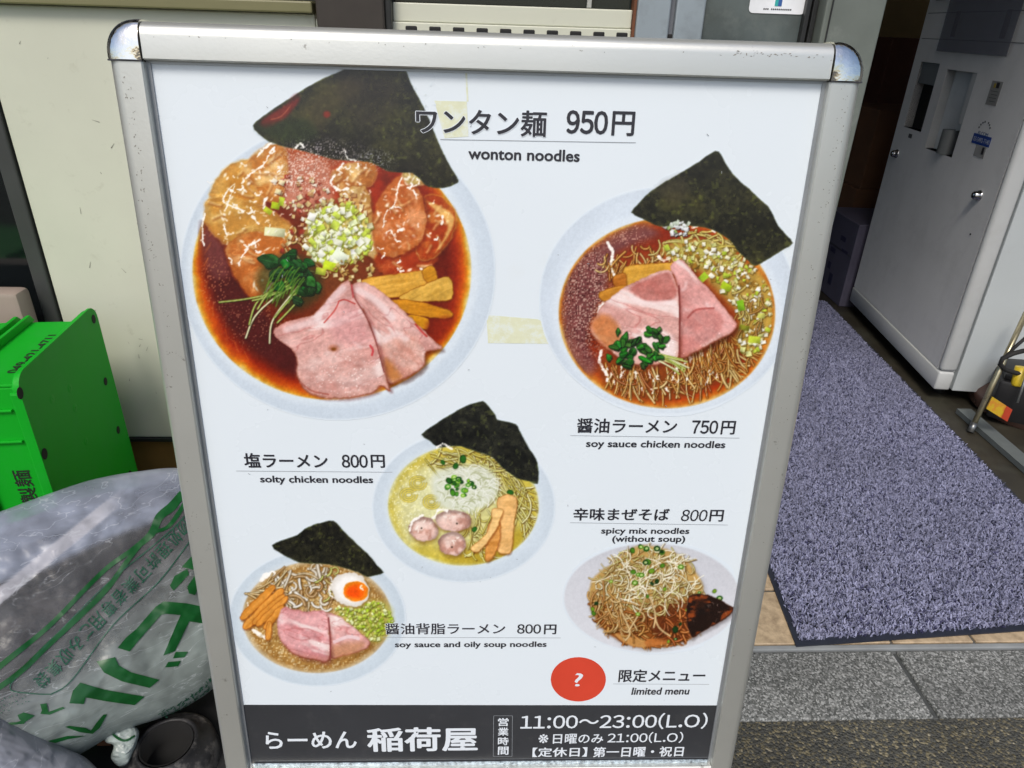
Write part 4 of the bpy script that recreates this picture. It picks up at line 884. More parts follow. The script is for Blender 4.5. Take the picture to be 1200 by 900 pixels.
struct(MB().box((-60, KY1+.001, -.003), (60, KY1+.012, .0065), .002).build('step_nosing', mat('pale_grey_nosing', (.23, .245, .25), .75, 0, .15, 14, .3, 220)))
kerb = struct(MB().box((-60, KY0+.004, -.003), (60, KY1-.004, -.0025)).build('kerb_bed', mat('dark_kerb_mortar', (.055, .06, .06), .9, 0, .3, 40, .4, 200)))
kx = .812
kme = None
for i in range(-5, 5):
    if kme is None:
        o = MB().box((-.2950, -.073, -.1), (.2950, .0735, 0), .003).build('kerb_stone', granite, kerb); kme = o.data
    else: o = link('kerb_stone', kme, None, kerb)
    o.location = (kx+.6*i+.3, (KY0+KY1)/2, .003)
    o.rotation_euler = (0, rs.uniform(-.0015, .0015), 0)
struct(MB().box((-2.2, KY1+.013, -.003), (2.6, 4.6, .0015)).build('floor_bed', mat('dark_tile_grout', (.10, .095, .085), .9, 0, .2, 30, .2)))
floor = bpy.data.objects['floor_bed']; tme = None
for j in range(3):
    for i in range(-16, 11):
        if tme is None:
            o = MB().box((-.0815, -.0705, -.008), (.0815, .0705, 0), .0015, 1).build('floor_tile', tile_m, floor); tme = o.data
        else: o = link('floor_tile', tme, None, floor)
        o.location = (.817+.169*i+.0845+(.012 if j % 2 else 0), KY1+.0135+.073+.1475*j, .0062+rs.uniform(-.0006, .0006)); o.rotation_euler = (rs.uniform(-.003, .003), rs.uniform(-.003, .003), 0)
struct(MB().box((-2.2, 1.405, .0017), (2.6, 4.6, .006)).build('shop_floor', mat('brown_shop_floor', (.030, .026, .018), .5, 0, .35, 8, .1, dirt=(.06, .06, .045), dscale=5, damt=.8)))

# ---- facade
WY = 1.45
cream = mat('cream_painted_panel', (.59, .60, .49), .5, 0, .05, 3, .05, 90, dirt=(.38, .37, .28), dscale=26, damt=.35, dlo=.6, dhi=.72)
dkglass = mat('dark_window_glass', (.012, .018, .018), .06, 0, .2, 3, spec=.6)
blackf = mat('black_anodised_frame', (.02, .021, .021), .4, 0, .2, 20)
brownp = mat('dark_brown_post', (.035, .028, .022), .5, 0, .15, 18, .1)
silver = mat('silver_door_frame', (.33, .38, .41), .42, .4, .06, 6, .08, 80, dirt=(.2, .22, .23), dscale=14, damt=.5)
olive = mat('grey_green_post', (.15, .17, .15), .5, .1, .12, 9, .15, 40, dirt=(.33, .35, .32), dscale=22, damt=.35, dlo=.55, dhi=.75)
render_m = mat('dark_render_wall', (.12, .115, .10), .8, 0, .15, 5, .3, 60)
wall = MB()
wall.box((-.899, WY, .17), (-.301, WY+.05, 1.070), .002)
wall.box((-.30, WY, .17), (.279, WY+.05, 1.062), .002)
facade = wall.build('shop_front_panel', cream)
tag(facade, 'cream metal wall panel between the dark glass door and the silver door frame', 'wall panel')
# shallow dents and dark scratches of the panel
ms = MB()
for _ in range(70):
    x, z = rs.uniform(-.84, -.3), rs.uniform(.25, 1.03); l = rs.uniform(.0015, .007); a = rs.normal(1.4, .7); d = np.array([math.cos(a), math.sin(a)])*l; n = np.array([-d[1], d[0]])/l*rs.uniform(.0003, .0008)
    ms.quad(*[(x+q[0], WY-.0006, z+q[1]) for q in (-d-n, d-n*.3, d+n*.3, -d+n)])
o = ms.build('scratch_marks', mat('scratch_grey', (.22, .21, .17), .8), facade); o['kind'] = 'stuff'
o = MB().box((-.901, WY-.006, .160), (.279, WY+.05, .1695), .001).build('bottom_trim', blackf, facade)
o = MB().box((-.899, WY+.012, .005), (.279, WY+.05, .1595)).build('brown_plinth', mat('brown_plinth', (.20, .115, .03), .6, 0, .25, 6), facade)
o = MB().box((-.901, WY-.02, 1.0705), (-.30, WY+.05, 1.090), .003).build('ledge', mat('olive_ledge', (.18, .17, .08), .5, 0, .1, 8), facade)
o = MB().box((-.16, WY+.004, 1.0625), (.279, WY+.05, 1.0935), .002).build('vent_rail', cream, facade)
slot = None
for i in range(13):
    if slot is None: o = MB().box((-.0105, -.0012, -.0045), (.0105, .002, .0045), .002).build('vent_slot', mat('black_slot', (.008, .008, .008), .7), facade); slot = o.data
    else: o = link('vent_slot', slot, None, facade)
    o.location = (.058-.0433*5+.0433*i-.012, WY-.0005, 1.0515)
post = MB().box((-.292, WY-.03, .172), (-.171, WY+.06, 2.6), .004).build('door_post', brownp); tag(post, 'dark brown upright post standing on the cream panel behind the sign top', 'post')
MB().box((-.1715, WY-.022, .172), (-.160, WY+.05, 2.6), .002).build('edge_strip', blackf, post)
win = MB().box((-.159, WY+.02, 1.095), (.2785, WY+.026, 2.2)).build('window_pane', dkglass); tag(win, 'dark green glass window above the slotted cream rail', 'window')
MB().box((.195, WY+.008, 1.0945), (.203, WY+.018, 2.2), .001).build('glazing_bar', mat('pale_bar', (.45, .46, .42), .4), win)
win2 = MB().box((-.901, WY+.03, 1.091), (-.2935, WY+.036, 2.2)).build('window_pane', dkglass); tag(win2, 'dark window pane above the cream panel left of the brown post', 'window')
dr = empty('sliding_door', (.35, WY, 0)); tag(dr, 'silver framed sliding door with grey glass and a white notice sticker', 'door')
def ch(o, par):
    o.parent = par; o.matrix_parent_inverse = par.matrix_world.inverted() if par.type != 'EMPTY' else Matrix.Translation(par.location).inverted(); return o
for a, b, y in ((.285, .346, 0), (.357, .411, .004)): ch(MB().box((a, WY-.012+y, .01), (b, WY+.03, 2.2), .003).build('door_stile', silver), dr)
ch(MB().box((.3465, WY+.002, .01), (.3565, WY+.03, 2.2)).build('door_gap', mat('shadow_gap_grey', (.14, .15, .17), .5)), dr)
ch(MB().box((.2795, WY-.004, .01), (.2845, WY+.03, 2.2)).build('edge_strip', mat('rusty_edge', (.14, .05, .02), .7)), dr)
ch(MB().box((.4115, WY+.012, .02), (.600, WY+.018, 2.2)).build('door_glass', mat('grey_green_glass', (.085, .105, .105), .12, 0, .25, 9, spec=.6, dirt=(.17, .19, .18), dscale=20, damt=.4)), dr)
ch(MB().box((.4115, WY+.0195, .02), (.450, WY+.028, 2.2)).build('inner_stile', blackf), dr)
ch(MB().box((.6005, WY-.002, .01), (.609, WY+.03, 2.2), .001).build('door_edge', blackf), dr)
ch(MB().box((.613, WY-.002, .01), (.622, WY+.03, 2.2), .001).build('door_edge', blackf), dr)
q0, q1 = atY(877, 15, WY+.01), atY(943, 15, WY+.01)
bm_ = MB(); Mx = Matrix.Translation((0, WY+.0115, 0)) @ Matrix.Rotation(math.pi/2, 4, 'X')
r = .008; pts = []
x0, x1, z0, z1 = q0[0], q1[0], q0[2], q0[2]+.075
for cx_, cz_, a0 in ((x1-r, z0+r, -90), (x1-r, z1-r, 0), (x0+r, z1-r, 90), (x0+r, z0+r, 180)):
    for k in range(6): a = math.radians(a0+18*k); pts.append((cx_+r*math.cos(a), cz_+r*math.sin(a)))
notice = bm_.prism(pts, 0, .001, Mx).build('notice_sticker', mat('white_sticker', (.78, .8, .82), .4)); ch(notice, dr)
teal, blue = mat('teal_print', (.03, .35, .33), .5), mat('blue_print', (.03, .10, .30), .5)
xm = (x0+x1)/2
ch(MB().box((xm-.006, WY+.0098, z0+.0125), (xm, WY+.0104, z0+.05)).build('notice_mark', teal), dr); ch(MB().box((xm, WY+.0098, z0+.0125), (xm+.007, WY+.0104, z0+.028)).build('notice_mark', blue), dr)
ch(MB().box((xm, WY+.0098, z0+.0283), (xm+.016, WY+.0104, z0+.033)).build('notice_mark', teal), dr)
nm = MB()
for i in range(15):
    if i in (3,): continue
    nm.box((xm-.026+i*.0036, WY+.0099, z0+.006), (xm-.0236+i*.0036, WY+.0103, z0+.0085))
ch(nm.build('notice_print', ink_black), dr)
po = empty('door_jamb', (.68, WY, 0)); tag(po, 'wide grey green painted door jamb beside the open doorway', 'door jamb')
ch(MB().box((.6245, WY-.03, .006), (.735, WY+.10, 2.4), .003).build('jamb_body', olive), po)
ch(MB().box((.634, WY-.0325, .2), (.6365, WY-.0305, 2.3)).build('jamb_seam', blackf), po)
# left: dark glass door in a black frame
ld = empty('glass_door', (-1.1, WY, 0)); tag(ld, 'black framed dark glass door at the left edge beside the cream panel', 'door')
ch(MB().box((-.934, WY-.006, .01), (-.903, WY+.05, 2.4), .003).build('door_stile', mat('charcoal_stile', (.045, .047, .046), .45, 0, .1, 10)), ld)
ch(MB().box((-2.2, WY+.05, .01), (-.9345, WY+.056, 2.4)).build('door_glass', mat('black_glass', (.006, .008, .009), .1)), ld)
ch(MB().box((-2.2, WY-.004, .01), (-.9345, WY+.049, .12), .003).build('door_rail', blackf), ld)
# building volume round the openings
struct(MB().box((-60, 1.0, 2.28), (60, WY-.012, 2.36)).build('added_shade_eaves', render_m))  # unseen eaves, added to shade the doorway and the mat
bw = struct(MB().box((-60, WY-.01, 2.45), (60, WY+.35, 7)).build('upper_wall', render_m))
struct(MB().box((2.35, WY-.01, -.002), (60, WY+.3, 2.449)).build('right_wall', render_m))
struct(MB().box((-60, WY-.01, -.002), (-2.2, WY+.3, 2.449)).build('left_wall', render_m))
inner = mat('ochre_inner_wall', (.22, .15, .06), .7, 0, .2, 4)
struct(MB().box((-2.2, 4.2, -.002), (2.9, 4.3, 2.449)).build('back_wall', inner))
struct(MB().box((2.62, WY+.31, -.002), (2.72, 4.199, 2.449)).build('side_wall', mat('grey_inner_wall', (.2, .2, .19), .7)))
struct(MB().box((-2.3, WY+.36, 2.45), (2.9, 4.3, 2.55)).build('shop_ceiling', mat('ceiling_board', (.6, .59, .56), .8)))
struct(MB().box((-2.3, WY+.13, -.002), (.60, WY+.16, 2.449)).build('inner_partition', mat('dark_partition', (.35, .34, .32), .7)))

# ---- door mat
mat_root = empty('door_mat', (1.0, 1.0, .007)); tag(mat_root, 'lilac grey tufted door mat with navy rubber edge lying in the doorway', 'door mat')
Q = [np.array(q) for q in ((.620, .951), (1.362, 1.003), (1.535, 2.86), (.80, 2.86))]
def bil(u, v): return (Q[0]*(1-u)*(1-v)+Q[1]*u*(1-v)+Q[2]*u*v+Q[3]*(1-u)*v)
rub = mat('navy_rubber', (.018, .022, .035), .55, 0, .1, 30)
mb = MB(); mb.prism([tuple(bil(*q)) for q in ((0, 0), (1, 0), (1, 1), (0, 1))], .0075, .0105); ch(mb.build('rubber_border', rub), mat_root)
U_, V_ = .742, 1.86; st = .0046
uu, vv = np.meshgrid(np.arange(.013, U_-.012, st), np.arange(.014, V_-.01, st)); n = uu.size
uu = uu.ravel()+rs.uniform(-.003, .003, n); vv = vv.ravel()+rs.uniform(-.003, .003, n)
bx = np.stack([(Q[0][k]*(1-uu/U_)*(1-vv/V_)+Q[1][k]*(uu/U_)*(1-vv/V_)+Q[2][k]*(uu/U_)*(vv/V_)+Q[3][k]*(1-uu/U_)*(vv/V_)) for k in (0, 1)], -1)
tone = fbm(bx[:, 0]*1000, bx[:, 1]*1000, 160, 3, 3); tv = rs.uniform(0, 1, n)
colr = np.where((tv > .95-.25*(tone-.5))[:, None], np.array([.06, .06, .13]), np.array([.26, .27, .395])*(1+(rs.uniform(-.17, .15, n))[:, None])*(.8+.45*tone)[:, None])
vs, fs, cs = [], [], []
for bl in range(3):
    a = rs.uniform(0, 6.283, n); w_ = rs.uniform(.0010, .0019, n); h_ = rs.uniform(.005, .010, n)*(.8+.4*tone); lean = rs.uniform(.001, .006, n); la = rs.uniform(0, 6.283, n)
    ca, sa = np.cos(a), np.sin(a); ox, oy = rs.uniform(-.002, .002, n), rs.uniform(-.002, .002, n); X, Y = bx[:, 0]+ox, bx[:, 1]+oy
    lx, ly = np.cos(la)*lean, np.sin(la)*lean; z0 = np.full(n, .0105)
    P = [(X-ca*w_*.7, Y-sa*w_*.7, z0), (X+ca*w_*.7, Y+sa*w_*.7, z0), (X+ca*w_+lx*.5, Y+sa*w_+ly*.5, z0+h_*.65), (X-ca*w_+lx*.5, Y-sa*w_+ly*.5, z0+h_*.65), (X+lx*1.4+ca*w_*.5, Y+ly*1.4+sa*w_*.5, z0+h_), (X+lx*1.4-ca*w_*.5, Y+ly*1.4-sa*w_*.5, z0+h_*.95)]
    base = bl*n*6; vs.append(np.stack([np.stack(p, -1) for p in P], 1).reshape(-1, 3)); i0 = base+np.arange(n)*6
    fs.append(np.stack([i0, i0+1, i0+2, i0+3], -1)); fs.append(np.stack([i0+3, i0+2, i0+4, i0+5], -1)); cs.append(np.repeat(colr*(1+rs.uniform(-.12, .12, n))[:, None], 6, 0))
vs = np.concatenate(vs); fs = np.concatenate(fs); cs = np.concatenate(cs)
me = bpy.data.meshes.new('pile'); me.vertices.add(len(vs)); me.vertices.foreach_set('co', (vs-np.array([1.0, 1.0, .007])).ravel()); me.loops.add(fs.size); me.loops.foreach_set('vertex_index', fs.ravel().astype(np.int32))
me.polygons.add(len(fs)); me.polygons.foreach_set('loop_start', np.arange(0, fs.size, 4, dtype=np.int32)); me.polygons.foreach_set('loop_total', np.full(len(fs), 4, np.int32)); me.update(calc_edges=True)
at = me.color_attributes.new('Col', 'FLOAT_COLOR', 'POINT'); at.data.foreach_set('color', np.concatenate([cs, np.ones((len(cs), 1))], 1).ravel())
o = link('pile', me, attr_mat('mat_pile', .9, spec=.15), mat_root); o['kind'] = 'stuff'

# ---- ticket machine: frame with s along its front, z up, n out of the front
P0, P1 = np.array([1.478, 1.973]), np.array([1.585, 2.77]); es = _n(P1-P0); nn = np.array([-es[1], es[0]]); MW = np.linalg.norm(P1-P0)
MM = Matrix(((es[0], nn[0], 0, P0[0]), (es[1], nn[1], 0, P0[1]), (0, 0, 1, 0), (0, 0, 0, 1)))   # local: x along the front (away), y out of the front, z up
def mf(px, py, out=0.):
    p = hit(px, py, (P0[0]+nn[0]*out, P0[1]+nn[1]*out, 0), np.array([nn[0], nn[1], 0])); return (float((p[:2]-P0)@es), float(p[2]))
tm = empty('ticket_machine', mat=MM); tag(tm, 'tall off white meal ticket machine just inside the doorway', 'ticket machine')
mwhite = mat('off_white_enamel', (.50, .52, .52), .35, 0, .04, 4, .03, 60, dirt=(.38, .38, .36), dscale=14, damt=.3)
def lbox(name, a, b, m_, bev=0, par=tm, smooth=None): return MB().box(a, b, bev).build(name, m_, par, smooth)
lbox('cabinet', (0, -.55, .05), (MW, -.031, 1.62), mwhite, .004)
# door panel with two recesses cut as real openings: built from strips round them
s1 = [mf(1081, 71), mf(1101, 76), mf(1079, 156), mf(1059, 147)]; s2 = [mf(1111, 79), mf(1145, 88), mf(1115, 185), mf(1084, 173)]
ax0, ax1 = min(s1[1][0], s1[2][0]), max(s1[0][0], s1[3][0]); az1, az0 = (s1[0][1]+s1[1][1])/2, (s1[2][1]+s1[3][1])/2
bx0, bx1 = min(s2[1][0], s2[2][0]), max(s2[0][0], s2[3][0]); bz1, bz0 = (s2[0][1]+s2[1][1])/2, (s2[2][1]+s2[3][1])/2
ax0, ax1 = (s1[1][0]+s1[2][0])/2, (s1[0][0]+s1[3][0])/2; bx0, bx1 = (s2[1][0]+s2[2][0])/2, (s2[0][0]+s2[3][0])/2
DT = -.03
fm = MB(); zt0, zt1 = .115, 1.60
xs = [(.03, bx0), (bx0, bx1), (bx1, ax0), (ax0, ax1), (ax1, MW-.004)]
fm.box((.004, DT, zt0), (bx0, 0, zt1)); fm.box((bx1, DT, zt0), (ax0, 0, zt1)); fm.box((ax1, DT, zt0), (MW-.004, 0, zt1))
fm.box((bx0, DT, zt0), (bx1, 0, bz0)); fm.box((bx0, DT, bz1), (bx1, 0, zt1)); fm.box((ax0, DT, zt0), (ax1, 0, az0)); fm.box((ax0, DT, az1), (ax1, 0, zt1))
bmesh.ops.remove_doubles(fm.bm, verts=fm.bm.verts, dist=1e-5)
fm.build('front_door', mat('light_grey_front', (.78, .78, .76), .4, 0, .05, 4, .03, 60, dirt=(.55, .55, .53), dscale=6, damt=.4), tm)
lbox('front_edge', (-.022, -.05, .115), (.0035, .003, 1.60), mwhite, .012, smooth=50)
lbox('base_trim', (-.022, -.045, .05), (MW, .004, .113), mwhite, .006, smooth=50)
lbox('side_panel', (-.0215, -.55, .05), (-.0005, -.053, 1.62), mat('white_side_enamel', (.47, .51, .52), .4, 0, .04, 3, .03, 60, dirt=(.4, .41, .4), dscale=30, damt=.3, dlo=.62, dhi=.72), .003)
for k in (.06, MW-.06):
    for y in (-.06, -.5): MB().tube([(k, y, .005), (k, y, .05)], .018).build('foot', blackf, tm)
# recess liners (open boxes)
def liner(name, x0, x1, z0, z1, d, m_, slope=0):
    b = MB(); y = -d
    b.quad((x0, y, z0+slope), (x1, y, z0+slope), (x1, y, z1), (x0, y, z1)); b.quad((x0, 0, z0), (x1, 0, z0), (x1, y, z0+slope), (x0, y, z0+slope)); b.quad((x0, 0, z1), (x1, 0, z1), (x1, y, z1), (x0, y, z1))
    b.quad((x0, 0, z0), (x0, y, z0+slope), (x0, y, z1), (x0, 0, z1)); b.quad((x1, 0, z0), (x1, y, z0+slope), (x1, y, z1), (x1, 0, z1)); return b.build(name, m_, tm)
dk = mat('dark_recess', (.012, .012, .013), .5)
liner('bill_slot', ax0, ax1, az0, az1, .029, dk); lbox('slot_hood', (ax0+.001, -.028, az1-.07), (ax1-.001, -.006, az1-.001), mat('grey_hood', (.2, .22, .23), .4), .002)
liner('ticket_chute', bx0, bx1, bz0, bz1, .029, mat('white_chute', (.62, .65, .65), .35), .0)
lbox('chute_wedge', (bx0+.001, -.028, bz0+.10), (bx0+.03, -.001, bz1-.001), mwhite, .002)
MB().lathe([(.0, .02), (.021, .02), (.022, .075), (.025, .075), (.025, 0), (.0, 0)], Matrix.Translation(((bx0*.62+bx1*.38), -.010, bz0+.001)), 24).build('coin_cup', mat('grey_coin_cup', (.12, .13, .13), .5), tm, 40)
# button field and its blue protective film
bq = [mf(1117, 0), mf(1200, 8), mf(1175, 73), mf(1103, 54)]
fx0 = (bq[1][0]+bq[2][0])/2-.02; fx1 = (bq[0][0]+bq[3][0])/2; fz0 = (bq[2][1]+bq[3][1])/2
gm = mat('panel_groove', (.10, .10, .10), .6)
for z in (fz0+.035, fz0+.115, fz0+.195): lbox('groove_line', (.03, -.001, z), (MW-.02, .0006, z+.002), gm)
for k in range(9):
    for j in range(3): lbox('menu_button', (.05+k*.078, .0008, fz0+.135+.07*j+.02), (.05+k*.078+.066, .008, fz0+.135+.07*j+.07), blackf if j else dk, .003)
for z0, sx in ((.055, fx0+.06), (.055, fx1-.08)):
    lbox('brown_tape', (sx, .0012, fz0+.045), (sx+.028, .0022, fz0+.12), mat('brown_packing_tape', (.13, .05, .025), .35))
flm = bpy.data.materials.new('blue_clear_film'); flm.use_nodes = True; b = flm.node_tree.nodes['Principled BSDF']; b.inputs['Base Color'].default_value = (.20, .215, .26, 1); b.inputs['Alpha'].default_value = .7; b.inputs['Roughness'].default_value = .25
nn_ = flm.node_tree.nodes.new('ShaderNodeTexNoise'); nn_.inputs['Scale'].default_value = 14; rr_ = flm.node_tree.nodes.new('ShaderNodeMapRange'); rr_.inputs[3].default_value = .55; rr_.inputs[4].default_value = .85; flm.node_tree.links.new(nn_.outputs[0], rr_.inputs[0]); b.inputs['Alpha'].default_value = .55
lbox('clear_film', (fx0, .010, fz0), (fx1, .0108, 1.4), flm)
# knobs, screw, stickers
for px, py in ((1048, 180), (1144, 229)):
    x, z = mf(px, py, .01); MB().lathe([(0, .022), (.008, .021), (.012, .016), (.0125, .006), (.016, .004), (.016, 0)], Matrix.Translation((x, 0, z)) @ Matrix.Rotation(-math.pi/2, 4, 'X'), 20).build('lock_knob', mat('chrome_knob', (.5, .5, .5), .15, 1), tm)
def mtext(s, px, py, w_, h_, m_, rot=0):
    me = glyphs(s, .01); c = np.empty(len(me.vertices)*3); me.vertices.foreach_get('co', c); c = c.reshape(-1, 3); lo, hi = c.min(0), c.max(0)
    x, z = mf(px, py, .002); fx = (c[:, 0]-lo[0])/(hi[0]-lo[0])-.5; fy = (c[:, 1]-lo[1])/(hi[1]-lo[1])-.5
    q = np.stack([x-fx*w_*math.cos(rot), .0022+c[:, 2]*.004, z+fy*h_+fx*w_*math.sin(rot)], -1); me.vertices.foreach_set('co', q.ravel()); me.update(); return link('sticker_print', me, m_, tm)
x, z = mf(1150, 165, 0); lbox('phone_sticker', (x-.052, .0004, z-.012), (x+.052, .0012, z+.016), mat('blue_sticker', (.02, .06, .28), .4))
mtext('03-5492-7140', 1150, 164.5, .094, .013, mat('pale_print', (.5, .55, .65), .5)); mtext('ELCOM', 1152, 157.0, .058, .011, mat('blue_lettering', (.03, .1, .25), .5))
x, z = mf(1149, 176, 0); lbox('sticker_paper', (x-.03, .0004, z-.02), (x+.03, .001, z+.012), mat('grey_label_paper', (.32, .32, .31), .6)); lbox('sticker_mark', (x-.022, .0012, z-.01), (x-.01, .0016, z+.01), ink_black)
arc = MB()
for k in range(8):
    if k == 4: continue
    a = math.radians(25+17*k); x2, z2 = mf(1152, 157, 0); arc.box((x2+.036*math.cos(a)-.003, .0006, z2+.034*math.sin(a)-.002), (x2+.036*math.cos(a)+.003, .0011, z2+.034*math.sin(a)+.003))
arc.build('sticker_arc_print', gm, tm)
x, z = mf(1167, 104, 0); lbox('notice_label', (x-.03, .0004, z-.045), (x+.03, .001, z+.02), mat('grey_notice', (.30, .30, .285), .6)); lbox('label_mark', (x+.004, .0012, z+.002), (x+.013, .0016, z+.014), mat('yellow_mark', (.45, .33, .03), .6)); lbox('label_mark', (x-.016, .0012, z+.002), (x, .0016, z+.017), ink_black)
for k in range(4): lbox('label_line', (x-.02, .0012, z-.008-.009*k), (x+.02-.006*(k % 2), .0015, z-.0065-.009*k), gm)
x, z = mf(1067, 159, 0); lbox('label_mark', (x-.014, .0006, z-.008), (x+.014, .0012, z+.006), gm)
x, z = mf(1137.5, 274.5, 0); MB().lathe([(0, .002), (.003, .002), (.003, 0)], Matrix.Translation((x, 0, z)) @ Matrix.Rotation(-math.pi/2, 4, 'X'), 10).build('screw', ink_black, tm)

# ---- boxes behind the machine
kraft = mat('brown_cardboard', (.16, .075, .035), .8, 0, .15, 9, .1, 200)
def wbox(name, x0, x1, y0, y1, z0, z1, m_, label, cat, group=None, rot=0):
    r = empty(name, ((x0+x1)/2, (y0+y1)/2, z0)); r.rotation_euler.z = rot; tag(r, label, cat, group)
    hx, hy, hz = (x1-x0)/2, (y1-y0)/2, z1-z0
    MB().box((-hx, -hy, 0), (hx, hy, hz), .004).build('carton', m_, r); return r, hx, hy, hz
pb, hx, hy, hz = wbox('printed_carton', 1.572, 1.90, 2.80, 3.12, .006, .365, mat('lilac_printed_card', (.085, .08, .12), .7, 0, .12, 12), 'low lilac grey printed carton on the floor behind the ticket machine', 'box', rot=-.05)
MB().box((-hx-.001, -hy+.002, hz-.14), (-hx-.0002, hy-.002, hz-.136)).build('print_line', ink_black, pb)
for k, (y, z, w_, h_) in enumerate(((-.05, .27, .05, .02), (-.09, .225, .06, .012), (.02, .20, .05, .02), (.02, .13, .03, .03), (-.02, .08, .035, .05), (.05, .05, .02, .03))):
    MB().box((-hx-.0012, y-w_/2, z-h_/2), (-hx-.0002, y+w_/2, z+h_/2), .0002, 1).build('print_mark', mat('navy_print', (.02, .02, .06), .7), pb)
z = atY(1010, 130, 3.2)[2]; x = atY(1003, 130, 3.2)[0]
wbox('cardboard_box', x+.12, x+.62, 3.25, 3.62, .006, z*.55, kraft, 'lower brown cardboard box in the dark corner past the ticket machine', 'box', 'brown boxes stacked in the shop')
wbox('cardboard_box', x+.13, x+.60, 3.26, 3.60, z*.55+.001, z, kraft, 'upper brown cardboard box in the dark corner past the ticket machine', 'box', 'brown boxes stacked in the shop', rot=.03)
wbox('wooden_cabinet', x+.32, x+.78, 3.64, 3.95, .006, 1.05, mat('dark_red_wood', (.10, .035, .02), .6, 0, .2, 7), 'dark reddish wooden cabinet behind the cardboard boxes', 'cabinet')
wbox('black_shelf_unit', 1.02, 1.92, 3.96, 4.19, .006, 1.0, mat('black_unit', (.01, .01, .01), .6), 'black low unit against the ochre back wall', 'cabinet')

# ---- folding trolley with black crate and yellow labels
tr = empty('folding_trolley', (1.62, 1.74, .006)); tag(tr, 'folding hand trolley with brass coloured tube and black strap at the right edge', 'trolley')
brass = mat('worn_brassy_tube', (.42, .38, .25), .3, .8, .12, 60); steel = mat('grey_steel', (.25, .26, .26), .35, .8, .1, 30)
def T(name, pts, r, m_, n=10, par=tr): return ch(MB().tube([tuple(p) for p in pts], r, n).build(name, m_), par)
g0 = atZ(1139, 502, .02); g1 = atY(1203, 366, 1.86); T('tube', [g0, g0+(g1-g0)*.5, g1], .008, brass); T('tube_end', [g0+(g0-g1)*.03, g0+(g1-g0)*.05], .010, steel)
g2 = atY(1172, 455, 1.92); g3 = atY(1203, 392, 1.98); T('tube', [g2, g3], .005, steel)
g4 = atY(1192, 472, 1.75); g5 = atY(1206, 430, 1.78); T('tube', [g4, g5], .004, steel)
a, b_ = atZ(1121, 480, .02), atZ(1192, 542, .02); dv = _n(b_-a); nv = np.array([dv[1], -dv[0], 0])
ch(MB().prism([tuple((p)[:2]) for p in (a, b_+dv*.1, b_+dv*.1-nv*.045, a-nv*.045)], .008, .024).build('base_plate', mat('grey_base_plate', (.15, .17, .17), .5, .3, .1, 20)), tr)
st0 = [atY(px, py, 1.80) for px, py in ((1204, 410), (1188, 414), (1175, 420), (1172, 427), (1178, 433), (1190, 437), (1204, 438))]; T('strap', st0, .007, mat('black_webbing', (.012, .012, .012), .8), 8)
T('strap', [atY(px, py, 1.82) for px, py in ((1176, 420), (1188, 408), (1204, 394))], .005, bpy.data.materials['black_webbing'], 8)
bc_ = empty('black_toolbox', (1.73, 1.82, .025)); bc_.rotation_euler.z = math.radians(-32)
tag(bc_, 'black plastic toolbox with a yellow label strapped on the trolley', 'toolbox')
MB().box((-.14, -.09, 0), (.2, .1, .13), .012).build('box_body', mat('black_plastic', (.008, .008, .009), .45), bc_, 40)
MB().box((-.13, -.08, .1302), (.19, .09, .15), .006).build('box_lid', bpy.data.materials['black_plastic'], bc_, 40)
yel = mat('yellow_label', (.55, .36, .02), .45, 0, .1, 20, dirt=(.55, .2, .03), dscale=40, damt=.8, dlo=.5, dhi=.55)
lq = [atY(px, py, 1.70) for px, py in ((1163, 465), (1186, 480), (1180, 494), (1156, 479))]
mb = MB(); lo = [mb.bm.verts.new(tuple(q)) for q in lq]; hi = [mb.bm.verts.new(tuple(q+np.array([.002, .006, -.001]))) for q in lq]
mb.bm.faces.new(lo); mb.bm.faces.new(hi[::-1])
for i in range(4): mb.bm.faces.new((lo[i], hi[i], hi[(i+1) % 4], lo[(i+1) % 4]))
ch(mb.build('label', yel), tr); 
lr = [lq[1]+(lq[0]-lq[1])*.3, lq[1], lq[2], lq[2]+(lq[3]-lq[2])*.3]; mb = MB(); mb.quad(*[tuple(q+np.array([0, -.0015, .0005])) for q in lr]); ch(mb.build('label_red', mat('red_label_print', (.45, .05, .02), .5)), tr)
yc0, yc1 = atY(1191, 452, 1.80), atY(1197, 430, 1.81); yc = MB().tube([tuple(yc0), tuple(yc0+(yc1-yc0)*.1), tuple(yc1)], [.014, .016, .016], 14).build('glue_bottle', mat('yellow_bottle', (.55, .40, .02), .4, 0, .1, 30)); tag(yc, 'small yellow bottle tucked behind the black strap', 'bottle')
lid = empty('brown_tray', (1.745, 1.905, .02)); tag(lid, 'glossy brown round tray lying under the side of the ticket machine', 'tray')
ld_ = MB().lathe([(0, .092), (.06, .09), (.11, .076), (.145, .04), (.155, 0), (.15, 0), (.10, .07), (0, .086)], Matrix.Rotation(math.radians(6), 4, 'X'), 48).build('tray_shell', mat('glossy_brown_plastic', (.12, .065, .05), .2, 0, .1, 10, coat=.4), lid)

